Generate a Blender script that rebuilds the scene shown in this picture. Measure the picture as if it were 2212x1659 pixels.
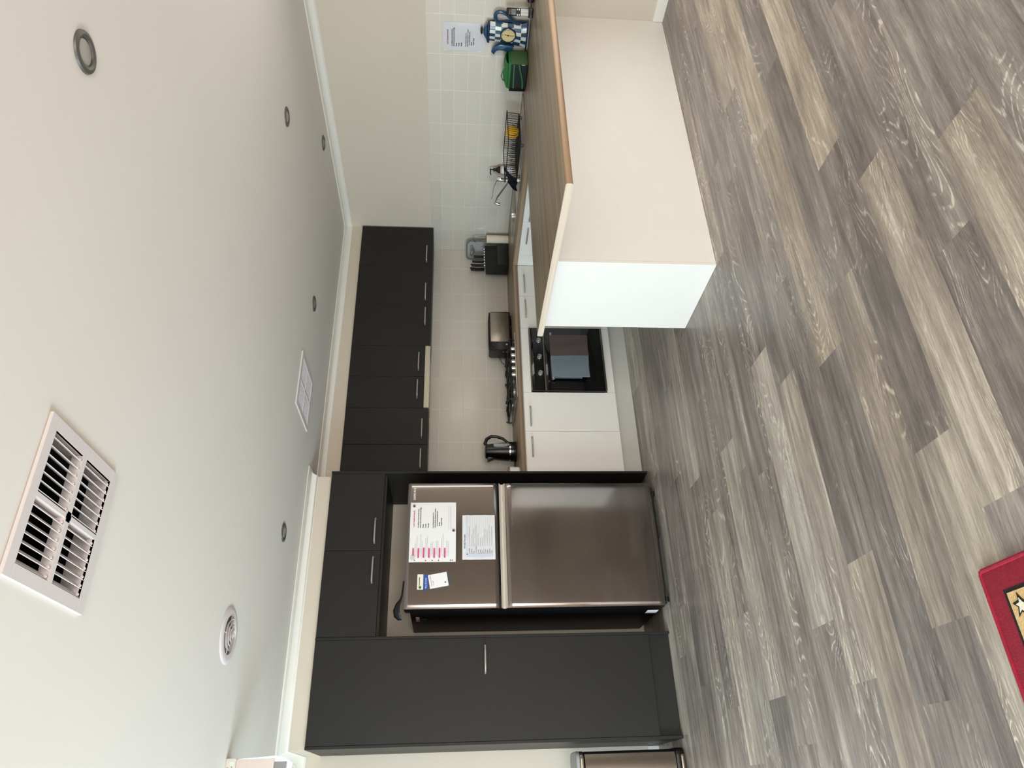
import bpy, bmesh, math, random
from mathutils import Vector, Matrix
random.seed(7)
for o in list(bpy.data.objects): bpy.data.objects.remove(o, do_unlink=True)
SC = bpy.context.scene
COL = SC.collection
PI = math.pi

# ------------------------------------------------------------------ camera
yaw, pit, rol = map(math.radians, (-30.2008, -4.6945, 0.5487))
fwd = Vector((-math.sin(yaw)*math.cos(pit), math.cos(yaw)*math.cos(pit), math.sin(pit)))
rgt = Vector((math.cos(yaw), math.sin(yaw), 0)); up = rgt.cross(fwd)
r2 = rgt*math.cos(rol)+up*math.sin(rol); up2 = -rgt*math.sin(rol)+up*math.cos(rol)
cam_data = bpy.data.cameras.new('camera'); cam = bpy.data.objects.new('camera', cam_data); COL.objects.link(cam)
cx_, cy_, cz_ = -up2, r2, -fwd       # the phone was held on its side
cam.matrix_world = Matrix(((cx_.x, cy_.x, cz_.x, -0.2927), (cx_.y, cy_.y, cz_.y, -4.6961), (cx_.z, cy_.z, cz_.z, 1.3976), (0, 0, 0, 1)))
cam_data.sensor_width = 36; cam_data.sensor_fit = 'HORIZONTAL'; cam_data.lens = 1554.8/2212*36
cam_data.clip_start = .02; cam_data.clip_end = 100
SC.camera = cam

# ------------------------------------------------------------------ view, world, lights
SC.view_settings.view_transform = 'Standard'; SC.view_settings.look = 'None'
SC.view_settings.gamma = 1; SC.view_settings.use_curve_mapping = False
SC.view_settings.exposure = 0.0
w = bpy.data.worlds.new('world'); SC.world = w; w.use_nodes = True
bg = w.node_tree.nodes['Background']; bg.inputs[0].default_value = (.75, .87, 1, 1); bg.inputs[1].default_value = 1.0

def area(name, loc, rot, sx, sy, power, col):
    l = bpy.data.lights.new(name, 'AREA'); l.shape = 'RECTANGLE'; l.size = sx; l.size_y = sy
    l.energy = power; l.color = col
    o = bpy.data.objects.new(name, l); COL.objects.link(o); o.location = loc; o.rotation_euler = rot
    return o
# daylight entering by the glazed door in the left wall and the windows behind the camera
area('daylight_left_door', (-3.1, -2.1, .88), (0, math.radians(-71), 0), 1.55, 2.5, 205, (.70, .885, 1.0))
area('daylight_front_window', (-.95, -7.9, .98), (math.radians(78), 0, 0), 3.0, 1.8, 205, (1.0, .93, .86))
area('daylight_right_window', (4.2, -3.4, 1.08), (0, math.radians(75), 0), 2.0, 1.3, 30, (1.0, .93, .86))

# ------------------------------------------------------------------ materials
def srgb(r, g, b):
    f = lambda c: (c/255/12.92) if c/255 <= .04045 else ((c/255+.055)/1.055)**2.4
    return (f(r), f(g), f(b), 1)
MATS = {}
def mat(name, col, rough=.5, metal=0, spec=.5, coat=0, coatr=.1, bump=None, var=None, trans=0, alpha=1, emit=None, estr=0, sheen=0):
    """bump=(scale,strength) noise bump; var=(scale,amount) noise value variation"""
    if name in MATS: return MATS[name]
    m = bpy.data.materials.new(name); m.use_nodes = True; nt = m.node_tree; p = nt.nodes['Principled BSDF']
    p.inputs['Base Color'].default_value = col; p.inputs['Roughness'].default_value = rough
    p.inputs['Metallic'].default_value = metal; p.inputs['Specular IOR Level'].default_value = spec
    p.inputs['Coat Weight'].default_value = coat; p.inputs['Coat Roughness'].default_value = coatr
    p.inputs['Transmission Weight'].default_value = trans; p.inputs['Alpha'].default_value = alpha
    p.inputs['Sheen Weight'].default_value = sheen
    if emit: p.inputs['Emission Color'].default_value = emit; p.inputs['Emission Strength'].default_value = estr
    tc = nt.nodes.new('ShaderNodeTexCoord')
    v = var or (9, .008)
    n = nt.nodes.new('ShaderNodeTexNoise'); n.inputs['Scale'].default_value = v[0]; n.inputs['Detail'].default_value = 4
    nt.links.new(tc.outputs['Object'], n.inputs['Vector'])
    mr = nt.nodes.new('ShaderNodeMapRange'); mr.inputs[1].default_value = .3; mr.inputs[2].default_value = .7
    mr.inputs[3].default_value = 1-v[1]; mr.inputs[4].default_value = 1+v[1]
    nt.links.new(n.outputs['Fac'], mr.inputs[0])
    mx = nt.nodes.new('ShaderNodeVectorMath'); mx.operation = 'SCALE'; mx.inputs[0].default_value = col[:3]
    nt.links.new(mr.outputs[0], mx.inputs['Scale']); nt.links.new(mx.outputs[0], p.inputs['Base Color'])
    if bump:
        n2 = nt.nodes.new('ShaderNodeTexNoise'); n2.inputs['Scale'].default_value = bump[0]; n2.inputs['Detail'].default_value = 3
        nt.links.new(tc.outputs['Object'], n2.inputs['Vector'])
        b = nt.nodes.new('ShaderNodeBump'); b.inputs['Strength'].default_value = bump[1]; b.inputs['Distance'].default_value = .002
        nt.links.new(n2.outputs['Fac'], b.inputs['Height']); nt.links.new(b.outputs[0], p.inputs['Normal'])
    MATS[name] = m
    return m

M_wall = mat('wall_paint', srgb(212, 201, 184), .85, bump=(60, .1), var=(2, .012))
M_ceil = mat('ceiling_paint', srgb(230, 225, 217), .9, bump=(50, .08), var=(2, .01))
M_trimw = mat('white_trim', srgb(236, 233, 224), .4)
M_char = mat('charcoal_laminate', srgb(38, 37, 34), .46, spec=.24, bump=(300, .12), var=(3, .06))
M_charin = mat('charcoal_inner', srgb(30, 30, 29), .6)
M_white = mat('white_laminate', srgb(238, 235, 228), .38, bump=(250, .05))
M_kick = mat('grey_white_kick', srgb(205, 203, 196), .5)
M_handle = mat('brushed_nickel', srgb(176, 172, 164), .34, metal=.55, var=(60, .06))
M_chrome = mat('chrome', srgb(225, 225, 225), .08, metal=1)
M_steel = mat('brushed_steel', srgb(188, 182, 172), .3, metal=.7, var=(80, .05))
M_black = mat('black_plastic', srgb(18, 18, 19), .35)
M_blackm = mat('matt_black', srgb(14, 14, 15), .6)
M_blackg = mat('black_glass', srgb(6, 7, 9), .06, spec=.6, var=(3, .02))
M_paper = mat('white_paper', srgb(238, 237, 236), .6, bump=(25, .15))
M_ink = mat('black_ink', srgb(35, 35, 38), .8)
M_inkr = mat('red_ink', srgb(196, 40, 90), .8)
M_inkp = mat('grey_ink', srgb(120, 110, 125), .8)
M_inkb = mat('blue_ink', srgb(40, 80, 165), .7)

def tile_mat(name, axis, offu, offz):
    m = bpy.data.materials.new(name); m.use_nodes = True; nt = m.node_tree; p = nt.nodes['Principled BSDF']
    tc = nt.nodes.new('ShaderNodeTexCoord'); sp = nt.nodes.new('ShaderNodeSeparateXYZ'); nt.links.new(tc.outputs['Object'], sp.inputs[0])
    def line(out, off, pitch, hw):
        a = nt.nodes.new('ShaderNodeMath'); a.operation = 'SUBTRACT'; a.inputs[1].default_value = off; nt.links.new(out, a.inputs[0])
        b = nt.nodes.new('ShaderNodeMath'); b.operation = 'DIVIDE'; b.inputs[1].default_value = pitch; nt.links.new(a.outputs[0], b.inputs[0])
        c = nt.nodes.new('ShaderNodeMath'); c.operation = 'PINGPONG'; c.inputs[1].default_value = .5; nt.links.new(b.outputs[0], c.inputs[0])
        d = nt.nodes.new('ShaderNodeMapRange'); d.interpolation_type = 'SMOOTHSTEP'
        d.inputs[1].default_value = hw/pitch*.55; d.inputs[2].default_value = hw/pitch*1.5; nt.links.new(c.outputs[0], d.inputs[0])
        fl = nt.nodes.new('ShaderNodeMath'); fl.operation = 'FLOOR'; nt.links.new(b.outputs[0], fl.inputs[0])
        return d.outputs[0], fl.outputs[0]
    l1, f1 = line(sp.outputs[axis], offu, .299, .0022); l2, f2 = line(sp.outputs[2], offz, .0992, .0018)
    mn = nt.nodes.new('ShaderNodeMath'); mn.operation = 'MINIMUM'; nt.links.new(l1, mn.inputs[0]); nt.links.new(l2, mn.inputs[1])
    cb = nt.nodes.new('ShaderNodeCombineXYZ'); nt.links.new(f1, cb.inputs[0]); nt.links.new(f2, cb.inputs[1])
    wn = nt.nodes.new('ShaderNodeTexWhiteNoise'); nt.links.new(cb.outputs[0], wn.inputs['Vector'])
    mr = nt.nodes.new('ShaderNodeMapRange'); mr.inputs[3].default_value = .975; mr.inputs[4].default_value = 1.02; nt.links.new(wn.outputs['Value'], mr.inputs[0])
    sc = nt.nodes.new('ShaderNodeVectorMath'); sc.operation = 'SCALE'; sc.inputs[0].default_value = srgb(219, 213, 201)[:3]; nt.links.new(mr.outputs[0], sc.inputs['Scale'])
    mix = nt.nodes.new('ShaderNodeMix'); mix.data_type = 'RGBA'; mix.inputs['A'].default_value = srgb(234, 231, 220)
    nt.links.new(mn.outputs[0], mix.inputs['Factor']); nt.links.new(sc.outputs[0], mix.inputs['B']); nt.links.new(mix.outputs['Result'], p.inputs['Base Color'])
    nz = nt.nodes.new('ShaderNodeTexNoise'); nz.inputs['Scale'].default_value = 7; nt.links.new(tc.outputs['Object'], nz.inputs['Vector'])
    ad = nt.nodes.new('ShaderNodeMath'); ad.operation = 'MULTIPLY_ADD'; ad.inputs[1].default_value = .6; nt.links.new(nz.outputs['Fac'], ad.inputs[0]); nt.links.new(mn.outputs[0], ad.inputs[2])
    b = nt.nodes.new('ShaderNodeBump'); b.inputs['Strength'].default_value = .5; b.inputs['Distance'].default_value = .0016
    nt.links.new(ad.outputs[0], b.inputs['Height']); nt.links.new(b.outputs[0], p.inputs['Normal'])
    rr = nt.nodes.new('ShaderNodeMapRange'); rr.inputs[3].default_value = .7; rr.inputs[4].default_value = .22; nt.links.new(mn.outputs[0], rr.inputs[0])
    nt.links.new(rr.outputs[0], p.inputs['Roughness'])
    return m

def wood_mat(name, axis, base, dark, light, rough=.4, fine=60, endgrain=False):
    """straight-grained laminate, grain along axis"""
    m = bpy.data.materials.new(name); m.use_nodes = True; nt = m.node_tree; p = nt.nodes['Principled BSDF']
    tc = nt.nodes.new('ShaderNodeTexCoord')
    def nz(s_along, s_cross, det, dist=0):
        mp = nt.nodes.new('ShaderNodeMapping'); s = [s_cross]*3; s[axis] = s_along; mp.inputs['Scale'].default_value = s
        nt.links.new(tc.outputs['Object'], mp.inputs[0]); n = nt.nodes.new('ShaderNodeTexNoise'); n.inputs['Scale'].default_value = 1
        n.inputs['Detail'].default_value = det; n.inputs['Distortion'].default_value = dist; nt.links.new(mp.outputs[0], n.inputs['Vector']); return n.outputs['Fac']
    a = nz(.35, fine*.42, 3, .15); b = nz(3, fine*4, 2)
    r = nt.nodes.new('ShaderNodeValToRGB'); e = r.color_ramp.elements
    e[0].position = .30; e[0].color = dark; e[1].position = .72; e[1].color = light
    k = r.color_ramp.elements.new(.5); k.color = base
    mm = nt.nodes.new('ShaderNodeMath'); mm.operation = 'MULTIPLY_ADD'; mm.inputs[1].default_value = .22
    nt.links.new(b, mm.inputs[0]); s2 = nt.nodes.new('ShaderNodeMath'); s2.operation = 'SUBTRACT'; s2.inputs[1].default_value = .11
    nt.links.new(a, s2.inputs[0]); nt.links.new(s2.outputs[0], mm.inputs[2]); nt.links.new(mm.outputs[0], r.inputs[0]); nt.links.new(r.outputs[0], p.inputs['Base Color'])
    p.inputs['Roughness'].default_value = rough
    bp = nt.nodes.new('ShaderNodeBump'); bp.inputs['Strength'].default_value = .08; bp.inputs['Distance'].default_value = .001
    nt.links.new(b, bp.inputs['Height']); nt.links.new(bp.outputs[0], p.inputs['Normal'])
    return m
M_wx = wood_mat('worktop_laminate_x', 0, srgb(136, 120, 98), srgb(108, 94, 76), srgb(162, 147, 122))
M_wy = wood_mat('worktop_laminate_y', 1, srgb(136, 120, 98), srgb(108, 94, 76), srgb(162, 147, 122))
M_wedge = wood_mat('worktop_front_edge', 0, srgb(160, 130, 95), srgb(134, 105, 74), srgb(184, 154, 116), rough=.45)
M_wedgey = wood_mat('worktop_front_edge_y', 1, srgb(140, 116, 92), srgb(114, 94, 72), srgb(160, 138, 110), rough=.45)
M_wend = wood_mat('pale_edging', 1, srgb(216, 200, 180), srgb(196, 178, 156), srgb(228, 216, 200), rough=.5, fine=110)

def floor_mat():
    m = bpy.data.materials.new('vinyl_planks'); m.use_nodes = True; nt = m.node_tree; p = nt.nodes['Principled BSDF']
    L = nt.links.new
    tc = nt.nodes.new('ShaderNodeTexCoord'); at = nt.nodes.new('ShaderNodeAttribute'); at.attribute_name = 'plank'
    sp = nt.nodes.new('ShaderNodeSeparateColor'); L(at.outputs['Color'], sp.inputs[0])   # r tone, g warmth, b seed
    off = nt.nodes.new('ShaderNodeCombineXYZ')
    sm = nt.nodes.new('ShaderNodeMath'); sm.operation = 'MULTIPLY'; sm.inputs[1].default_value = 60; L(sp.outputs[2], sm.inputs[0])
    L(sm.outputs[0], off.inputs[0]); L(sm.outputs[0], off.inputs[2])
    ad = nt.nodes.new('ShaderNodeVectorMath'); ad.operation = 'ADD'; L(tc.outputs['Object'], ad.inputs[0]); L(off.outputs[0], ad.inputs[1])
    def nz(scale, det=3, dist=0, rough=.55):
        mp = nt.nodes.new('ShaderNodeMapping'); mp.inputs['Scale'].default_value = scale; L(ad.outputs[0], mp.inputs[0])
        n = nt.nodes.new('ShaderNodeTexNoise'); n.inputs['Scale'].default_value = 1; n.inputs['Detail'].default_value = det
        n.inputs['Distortion'].default_value = dist; n.inputs['Roughness'].default_value = rough; L(mp.outputs[0], n.inputs['Vector']); return n.outputs['Fac']
    def ma(op, a, b=None, c=None, clamp=False):
        n = nt.nodes.new('ShaderNodeMath'); n.operation = op; n.use_clamp = clamp
        for i, v in enumerate((a, b, c)):
            if v is None: continue
            if isinstance(v, (int, float)): n.inputs[i].default_value = v
            else: L(v, n.inputs[i])
        return n.outputs[0]
    def mrange(v, a, b, c, d):
        n = nt.nodes.new('ShaderNodeMapRange'); n.interpolation_type = 'SMOOTHSTEP'
        for i, k in enumerate((a, b, c, d)): n.inputs[i+1].default_value = k
        L(v, n.inputs[0]); return n.outputs[0]
    broad = nz((1.1, 11, 1), 3, .3)            # wide streaks along the board
    mid = nz((2.6, 42, 1), 4, .5)
    fine = nz((14, 330, 1), 5, .4, .85)
    blot = nz((2.4, 7, 1), 3, .8)
    # cathedral grain: contour lines of a stretched noise field
    fld = nz((1.25, 6.5, 1), 1.2, .35, .4)
    ring = ma('PINGPONG', ma('MULTIPLY', fld, 34), .5)
    line = mrange(ring, .02, .20, 1, 0)
    patch = mrange(nz((1.5, 5, 1), 2, .5), .50, .62, 0, 1)
    brk = mrange(nz((30, 120, 1), 2), .38, .55, 0, 1)
    cath = ma('MULTIPLY', ma('MULTIPLY', line, patch), brk)
    tone = sp.outputs[0]
    v = ma('ADD', tone, ma('MULTIPLY', ma('SUBTRACT', broad, .5), .85))
    v = ma('ADD', v, ma('MULTIPLY', ma('SUBTRACT', mid, .5), .80))
    v = ma('ADD', v, ma('MULTIPLY', ma('SUBTRACT', blot, .5), .35))
    v = ma('ADD', v, ma('MULTIPLY', ma('SUBTRACT', fine, .5), 1.15))
    v = ma('ADD', v, ma('MULTIPLY', cath, .42), None, True)
    r = nt.nodes.new('ShaderNodeValToRGB'); e = r.color_ramp.elements
    e[0].position = 0; e[0].color = srgb(84, 77, 74); e[1].position = 1; e[1].color = srgb(212, 206, 196)
    for pos, c in ((.25, (112, 105, 101)), (.5, (140, 132, 126)), (.75, (174, 166, 155))):
        k = r.color_ramp.elements.new(pos); k.color = srgb(*c)
    L(v, r.inputs[0])
    warm = nt.nodes.new('ShaderNodeMix'); warm.data_type = 'RGBA'; warm.blend_type = 'MULTIPLY'; warm.inputs['B'].default_value = (1.0, .93, .83, 1)
    L(sp.outputs[1], warm.inputs['Factor']); L(r.outputs[0], warm.inputs['A'])
    # knots
    vo = nt.nodes.new('ShaderNodeTexVoronoi'); vo.inputs['Scale'].default_value = 1
    mp = nt.nodes.new('ShaderNodeMapping'); mp.inputs['Scale'].default_value = (1.7, 5.4, 1); L(ad.outputs[0], mp.inputs[0]); L(mp.outputs[0], vo.inputs['Vector'])
    kn = mrange(vo.outputs['Distance'], .02, .075, .62, 1)
    sc = nt.nodes.new('ShaderNodeVectorMath'); sc.operation = 'SCALE'; L(warm.outputs['Result'], sc.inputs[0]); L(kn, sc.inputs['Scale'])
    L(sc.outputs[0], p.inputs['Base Color'])
    p.inputs['Specular IOR Level'].default_value = .5
    L(mrange(fine, .3, .7, .29, .42), p.inputs['Roughness'])
    bp = nt.nodes.new('ShaderNodeBump'); bp.inputs['Strength'].default_value = .12; bp.inputs['Distance'].default_value = .001
    L(fine, bp.inputs['Height']); L(bp.outputs[0], p.inputs['Normal'])
    return m
M_floor = floor_mat()

# ------------------------------------------------------------------ mesh builder
class MB:
    def __init__(s): s.bm = bmesh.new(); s.mi = 0
    def _add(s, bm2, mi=None):
        me = bpy.data.meshes.new('t'); 
        for f in bm2.faces: f.material_index = s.mi if mi is None else mi
        bm2.to_mesh(me); bm2.free(); s.bm.from_mesh(me); bpy.data.meshes.remove(me); return s
    def box(s, x0, x1, y0, y1, z0, z1, b=0, seg=2, mi=None, rot=None):
        t = bmesh.new(); bmesh.ops.create_cube(t, size=1)
        bmesh.ops.scale(t, vec=(abs(x1-x0), abs(y1-y0), abs(z1-z0)), verts=t.verts)
        if b: bmesh.ops.bevel(t, geom=t.edges[:], offset=b, segments=seg, affect='EDGES', profile=.5)
        if rot: bmesh.ops.rotate(t, cent=(0, 0, 0), matrix=rot, verts=t.verts)
        bmesh.ops.translate(t, vec=((x0+x1)/2, (y0+y1)/2, (z0+z1)/2), verts=t.verts)
        return s._add(t, mi)
    def lathe(s, prof, c=(0, 0, 0), axis='z', seg=32, mi=None, m=None):
        t = bmesh.new(); rings = []
        for r, z in prof:
            if r < 1e-6: rings.append([t.verts.new((0, 0, z))])
            else: rings.append([t.verts.new((r*math.cos(2*PI*i/seg), r*math.sin(2*PI*i/seg), z)) for i in range(seg)])
        for a, b in zip(rings, rings[1:]):
            for i in range(seg):
                j = (i+1) % seg
                if len(a) == 1 and len(b) == 1: continue
                if len(a) == 1: t.faces.new((a[0], b[j], b[i]))
                elif len(b) == 1: t.faces.new((a[i], a[j], b[0]))
                else: t.faces.new((a[i], a[j], b[j], b[i]))
        R = {'z': Matrix.Identity(3), 'x': Matrix.Rotation(PI/2, 3, 'Y'), 'y': Matrix.Rotation(-PI/2, 3, 'X'), '-y': Matrix.Rotation(PI/2, 3, 'X'), '-z': Matrix.Rotation(PI, 3, 'X'), '-x': Matrix.Rotation(-PI/2, 3, 'Y')}[axis]
        if m is not None: R = m
        bmesh.ops.rotate(t, cent=(0, 0, 0), matrix=R, verts=t.verts)
        bmesh.ops.translate(t, vec=c, verts=t.verts)
        bmesh.ops.recalc_face_normals(t, faces=t.faces)
        return s._add(t, mi)
    def cyl(s, c, r, h, axis='z', seg=28, b=0, mi=None):
        b = b or min(r, h)*.06
        return s.lathe([(0, 0), (r-b, 0), (r, b), (r, h-b), (r-b, h), (0, h)], c, axis, seg, mi)
    def tube(s, pts, r, seg=10, mi=None, closed=False, rs=None, flat=1.0):
        pts = [Vector(p) for p in pts]; n = len(pts); t = bmesh.new(); rings = []
        tan = []
        for i in range(n):
            a = pts[(i-1) % n] if (closed or i > 0) else pts[i]; b = pts[(i+1) % n] if (closed or i < n-1) else pts[i]
            tan.append((b-a).normalized())
        u = tan[0].orthogonal().normalized()
        for i in range(n):
            u = (u - tan[i]*u.dot(tan[i])); u = u.normalized() if u.length > 1e-6 else tan[i].orthogonal().normalized()
            v = tan[i].cross(u); rr = rs[i] if rs else r
            rings.append([t.verts.new(pts[i]+(u*math.cos(2*PI*k/seg)+v*math.sin(2*PI*k/seg)*flat)*rr) for k in range(seg)])
        m = n if closed else n-1
        for i in range(m):
            A, B = rings[i], rings[(i+1) % n]
            best = 0
            if closed and i == n-1:
                best = min(range(seg), key=lambda o: sum((A[k].co-B[(k+o) % seg].co).length for k in range(seg)))
            for k in range(seg): t.faces.new((A[k], A[(k+1) % seg], B[(k+1+best) % seg], B[(k+best) % seg]))
        if not closed: t.faces.new(rings[0][::-1]); t.faces.new(rings[-1])
        bmesh.ops.recalc_face_normals(t, faces=t.faces)
        return s._add(t, mi)
    def prism(s, poly, ax, a, b, bev=0, seg=2, mi=None, capbev=True):
        """poly: 2d points in the two other axes (cyclic order xyz minus ax), extruded from a to b"""
        t = bmesh.new()
        def P(p, h):
            return {'x': (h, p[0], p[1]), 'y': (p[0], h, p[1]), 'z': (p[0], p[1], h)}[ax]
        A = [t.verts.new(P(p, a)) for p in poly]; B = [t.verts.new(P(p, b)) for p in poly]
        t.faces.new(A); t.faces.new(B[::-1]); n = len(poly)
        for i in range(n): t.faces.new((A[i], B[i], B[(i+1) % n], A[(i+1) % n]))
        bmesh.ops.recalc_face_normals(t, faces=t.faces)
        if bev:
            t.edges.ensure_lookup_table()
            ed = [e for e in t.edges if (e.verts[0] in A) == (e.verts[1] in A)] 
            bmesh.ops.bevel(t, geom=ed, offset=bev, segments=seg, affect='EDGES', profile=.5)
        return s._add(t, mi)
    def grid(s, f, nu, nv, mi=None, thick=0, mif=None):
        """f(u,v)->point, u,v in 0..1"""
        t = bmesh.new(); V = [[t.verts.new(f(i/nu, j/nv)) for j in range(nv+1)] for i in range(nu+1)]
        for i in range(nu):
            for j in range(nv):
                fc = t.faces.new((V[i][j], V[i+1][j], V[i+1][j+1], V[i][j+1]))
                fc.material_index = mif(i, j) if mif else (s.mi if mi is None else mi)
        if thick:
            bmesh.ops.recalc_face_normals(t, faces=t.faces)
            bmesh.ops.solidify(t, geom=t.faces[:], thickness=thick)
        me = bpy.data.meshes.new('t'); t.to_mesh(me); t.free(); s.bm.from_mesh(me); bpy.data.meshes.remove(me); return s
    def build(s, name, mats, parent=None, smooth=35):
        bmesh.ops.recalc_face_normals(s.bm, faces=s.bm.faces) if False else None
        base = Vector(parent['_b']) if parent is not None else Vector((0, 0, 0))
        if parent is not None: bmesh.ops.translate(s.bm, vec=-base, verts=s.bm.verts)
        for f in s.bm.faces: f.smooth = True
        lim = math.radians(smooth)
        for e in s.bm.edges:
            if len(e.link_faces) == 2 and e.calc_face_angle(0) > lim: e.smooth = False
        me = bpy.data.meshes.new(name); s.bm.to_mesh(me); s.bm.free()
        for m in (mats if isinstance(mats, (list, tuple)) else [mats]): me.materials.append(m)
        o = bpy.data.objects.new(name, me); COL.objects.link(o)
        o['_b'] = tuple(base)
        if parent is not None: o.parent = parent
        ALL.append(o)
        return o
ALL = []
def thing(name, label, cat, base=(0, 0, 0), group=None):
    o = bpy.data.objects.new(name, None); COL.objects.link(o); o.location = base; o['_b'] = tuple(base); o.empty_display_size = .05
    o['label'] = label; o['category'] = cat
    if group: o['group'] = group
    ALL.append(o); return o
def solo(name, mb, m, label, cat, base=None, group=None, smooth=35):
    """a thing that is one mesh, with its origin at base"""
    if base:
        bmesh.ops.translate(mb.bm, vec=-Vector(base), verts=mb.bm.verts)
    o = mb.build(name, m, None, smooth)
    if base: o.location = base; o['_b'] = tuple(base)
    o['label'] = label; o['category'] = cat
    if group: o['group'] = group
    return o
def struct(name, mb, m, smooth=35):
    o = mb.build(name, m, None, smooth); o['kind'] = 'structure'; return o
def text_bm(body, size, align='LEFT', ext=0.0002, bold=0.0, sx=1, space=1):
    c = bpy.data.curves.new('t', 'FONT'); c.body = body; c.size = size; c.align_x = align; c.extrude = ext; c.offset = bold; c.resolution_u = 1
    c.space_line = space
    o = bpy.data.objects.new('t', c); COL.objects.link(o)
    dg = bpy.context.evaluated_depsgraph_get(); dg.update()
    me = bpy.data.meshes.new_from_object(o.evaluated_get(dg)); bm = bmesh.new(); bm.from_mesh(me)
    bpy.data.objects.remove(o); bpy.data.curves.remove(c); bpy.data.meshes.remove(me)
    bmesh.ops.scale(bm, vec=(sx, 1, 1), verts=bm.verts)
    return bm
def put_text(mb, body, size, origin, xdir, ydir, align='LEFT', bold=0.0, ext=.0002, sx=1, mi=None, space=1):
    bm = text_bm(body, size, align, ext, bold, sx, space)
    X = Vector(xdir).normalized(); Y = Vector(ydir).normalized(); Z = X.cross(Y)
    m = Matrix(((X.x, Y.x, Z.x, origin[0]), (X.y, Y.y, Z.y, origin[1]), (X.z, Y.z, Z.z, origin[2]), (0, 0, 0, 1)))
    bmesh.ops.transform(bm, matrix=m, verts=bm.verts); mb._add(bm, mi)
def arc(c, r, a0, a1, n, plane='xz', k=0):
    out = []
    for i in range(n+1):
        a = math.radians(a0+(a1-a0)*i/n); p, q = c[0]+r*math.cos(a), c[1]+r*math.sin(a)
        out.append({'xz': (p, k, q), 'xy': (p, q, k), 'yz': (k, p, q)}[plane])
    return out

# ------------------------------------------------------------------ room constants
XR = 4.274; YB = .617; HC = 2.38; XL = -3.2; YF = -8.0; CD = .06

# ------------------------------------------------------------------ floor (one board = one quad; joints measured on the photo)
L_, P_ = 1.193, .1807
start = {-9: 2.778, -8: 3.598, -11: 2.488, -10: 2.298, -12: 1.77, -13: 1.53, -14: 1.035, -15: 1.327, -6: 2.148, -7: 1.437, -1: 1.264,
         -2: 1.008, -4: 1.245, 0: 2.01, 3: 1.62, 4: .015}
D, MDK, MD, TN, LT = .24, .38, .47, .58, .80
tones = {(-9, 2.9): LT, (-9, 2): MD, (-9, 1): .26, (-9, 0): TN, (-8, 3): MDK, (-8, 2): MDK, (-8, .6): .66, (-8, -.5): MD,
         (-10, 3): LT, (-10, 1.5): .64, (-10, .5): D, (-10, -.5): MDK, (-11, 3): MDK, (-11, 2): MDK, (-11, .7): .5, (-11, -.3): D,
         (-12, 2): .72, (-12, 1): D, (-12, 0): .72, (-13, 3): MD, (-13, 2): MDK, (-13, 1): .68, (-13, 0): MD, (-14, 3): MD, (-14, 1.5): MD, (-14, .5): D,
         (-15, 2): MDK, (-15, 1): .68, (-7, 2): MDK, (-7, 1): .80, (-7, 0): MD, (-6, 3): .62, (-6, 1.5): MDK, (-6, 0): MD, (-5, 2): MD, (-5, 1): .56, (-5, 0): MD,
         (-4, .7): .66, (-4, 2): MD, (-2, .5): .74, (-2, 1.6): MD, (-1, 2): .78, (-1, .7): MDK, (0, 1): MD, (4, .6): .9, (3, 2): .7, (3, 1): MD, (-3, 1): MDK}
mb = MB(); bmf = mb.bm
row0, row1 = -41, 8
faces = []
for r in range(row0, row1):
    y0 = -.818+P_*r; y1 = y0+P_
    x = start.get(r, random.uniform(0, L_)); x -= math.ceil((x-XL)/L_)*L_
    while x < XR:
        a, b = max(x, XL), min(x+L_, XR)
        if b > a and y0 < YB and y1 > YF:
            c = (a+b)/2; tone = None
            for (rr, xx), t in tones.items():
                if rr == r and a <= xx < b: tone = t
            if tone is None: tone = random.choice((MDK, MDK, MD, MD) if r < -12 else (D, MDK, MD, MD, MD, TN, .68))
            q = [bmf.verts.new(p) for p in ((a, max(y0, YF), 0), (b, max(y0, YF), 0), (b, min(y1, YB), 0), (a, min(y1, YB), 0))]
            f = bmf.faces.new(q); faces.append((.53+(tone-.5)*.72, random.uniform(.0, .3) if tone < .5 else (random.uniform(.6, 1) if r < -8 else random.uniform(.1, .5)), random.random()))
        x += L_
lay = bmf.loops.layers.color.new('plank')
for f, c in zip(bmf.faces, faces):
    for l in f.loops: l[lay] = (c[0], c[1], c[2], 1)
nf = len(bmf.faces)
mb.box(XL-.1, XR+.1, YF-.1, YB+.1, -.12, -.002)
floor = struct('floor', mb, M_floor)
# colour layer stored as bytes keeps values as given (avoid sRGB conversion): rewrite as float attribute
me = floor.data
src = me.color_attributes['plank']; vals = [tuple(d.color_srgb) for d in src.data] if hasattr(src.data[0], 'color_srgb') else [tuple(d.color) for d in src.data]
me.color_attributes.remove(src)
dst = me.color_attributes.new('plank', 'FLOAT_COLOR', 'CORNER')
for poly in me.polygons:
    c = faces[poly.index] if poly.index < nf else (.4, .2, .5)
    for li in poly.loop_indices: dst.data[li].color = (c[0], c[1], c[2], 1)

# ------------------------------------------------------------------ ceiling with two grille openings
G1 = (.19, .55, -3.04, -2.68); G2 = (1.925, 2.27, -.645, -.275)
mb = MB(); zc0, zc1 = HC, HC+.03
xs = [XL-.1, G1[0], G1[1], G2[0], G2[1], XR+.1]
mb.box(XL-.1, XR+.1, YF-.1, G1[2], zc0, zc1); mb.box(XL-.1, G1[0], G1[2], G1[3], zc0, zc1); mb.box(G1[1], XR+.1, G1[2], G1[3], zc0, zc1)
mb.box(XL-.1, XR+.1, G1[3], G2[2], zc0, zc1); mb.box(XL-.1, G2[0], G2[2], G2[3], zc0, zc1); mb.box(G2[1], XR+.1, G2[2], G2[3], zc0, zc1)
mb.box(XL-.1, XR+.1, G2[3], YB+.1, zc0, zc1)
struct('ceiling', mb, M_ceil)

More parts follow.
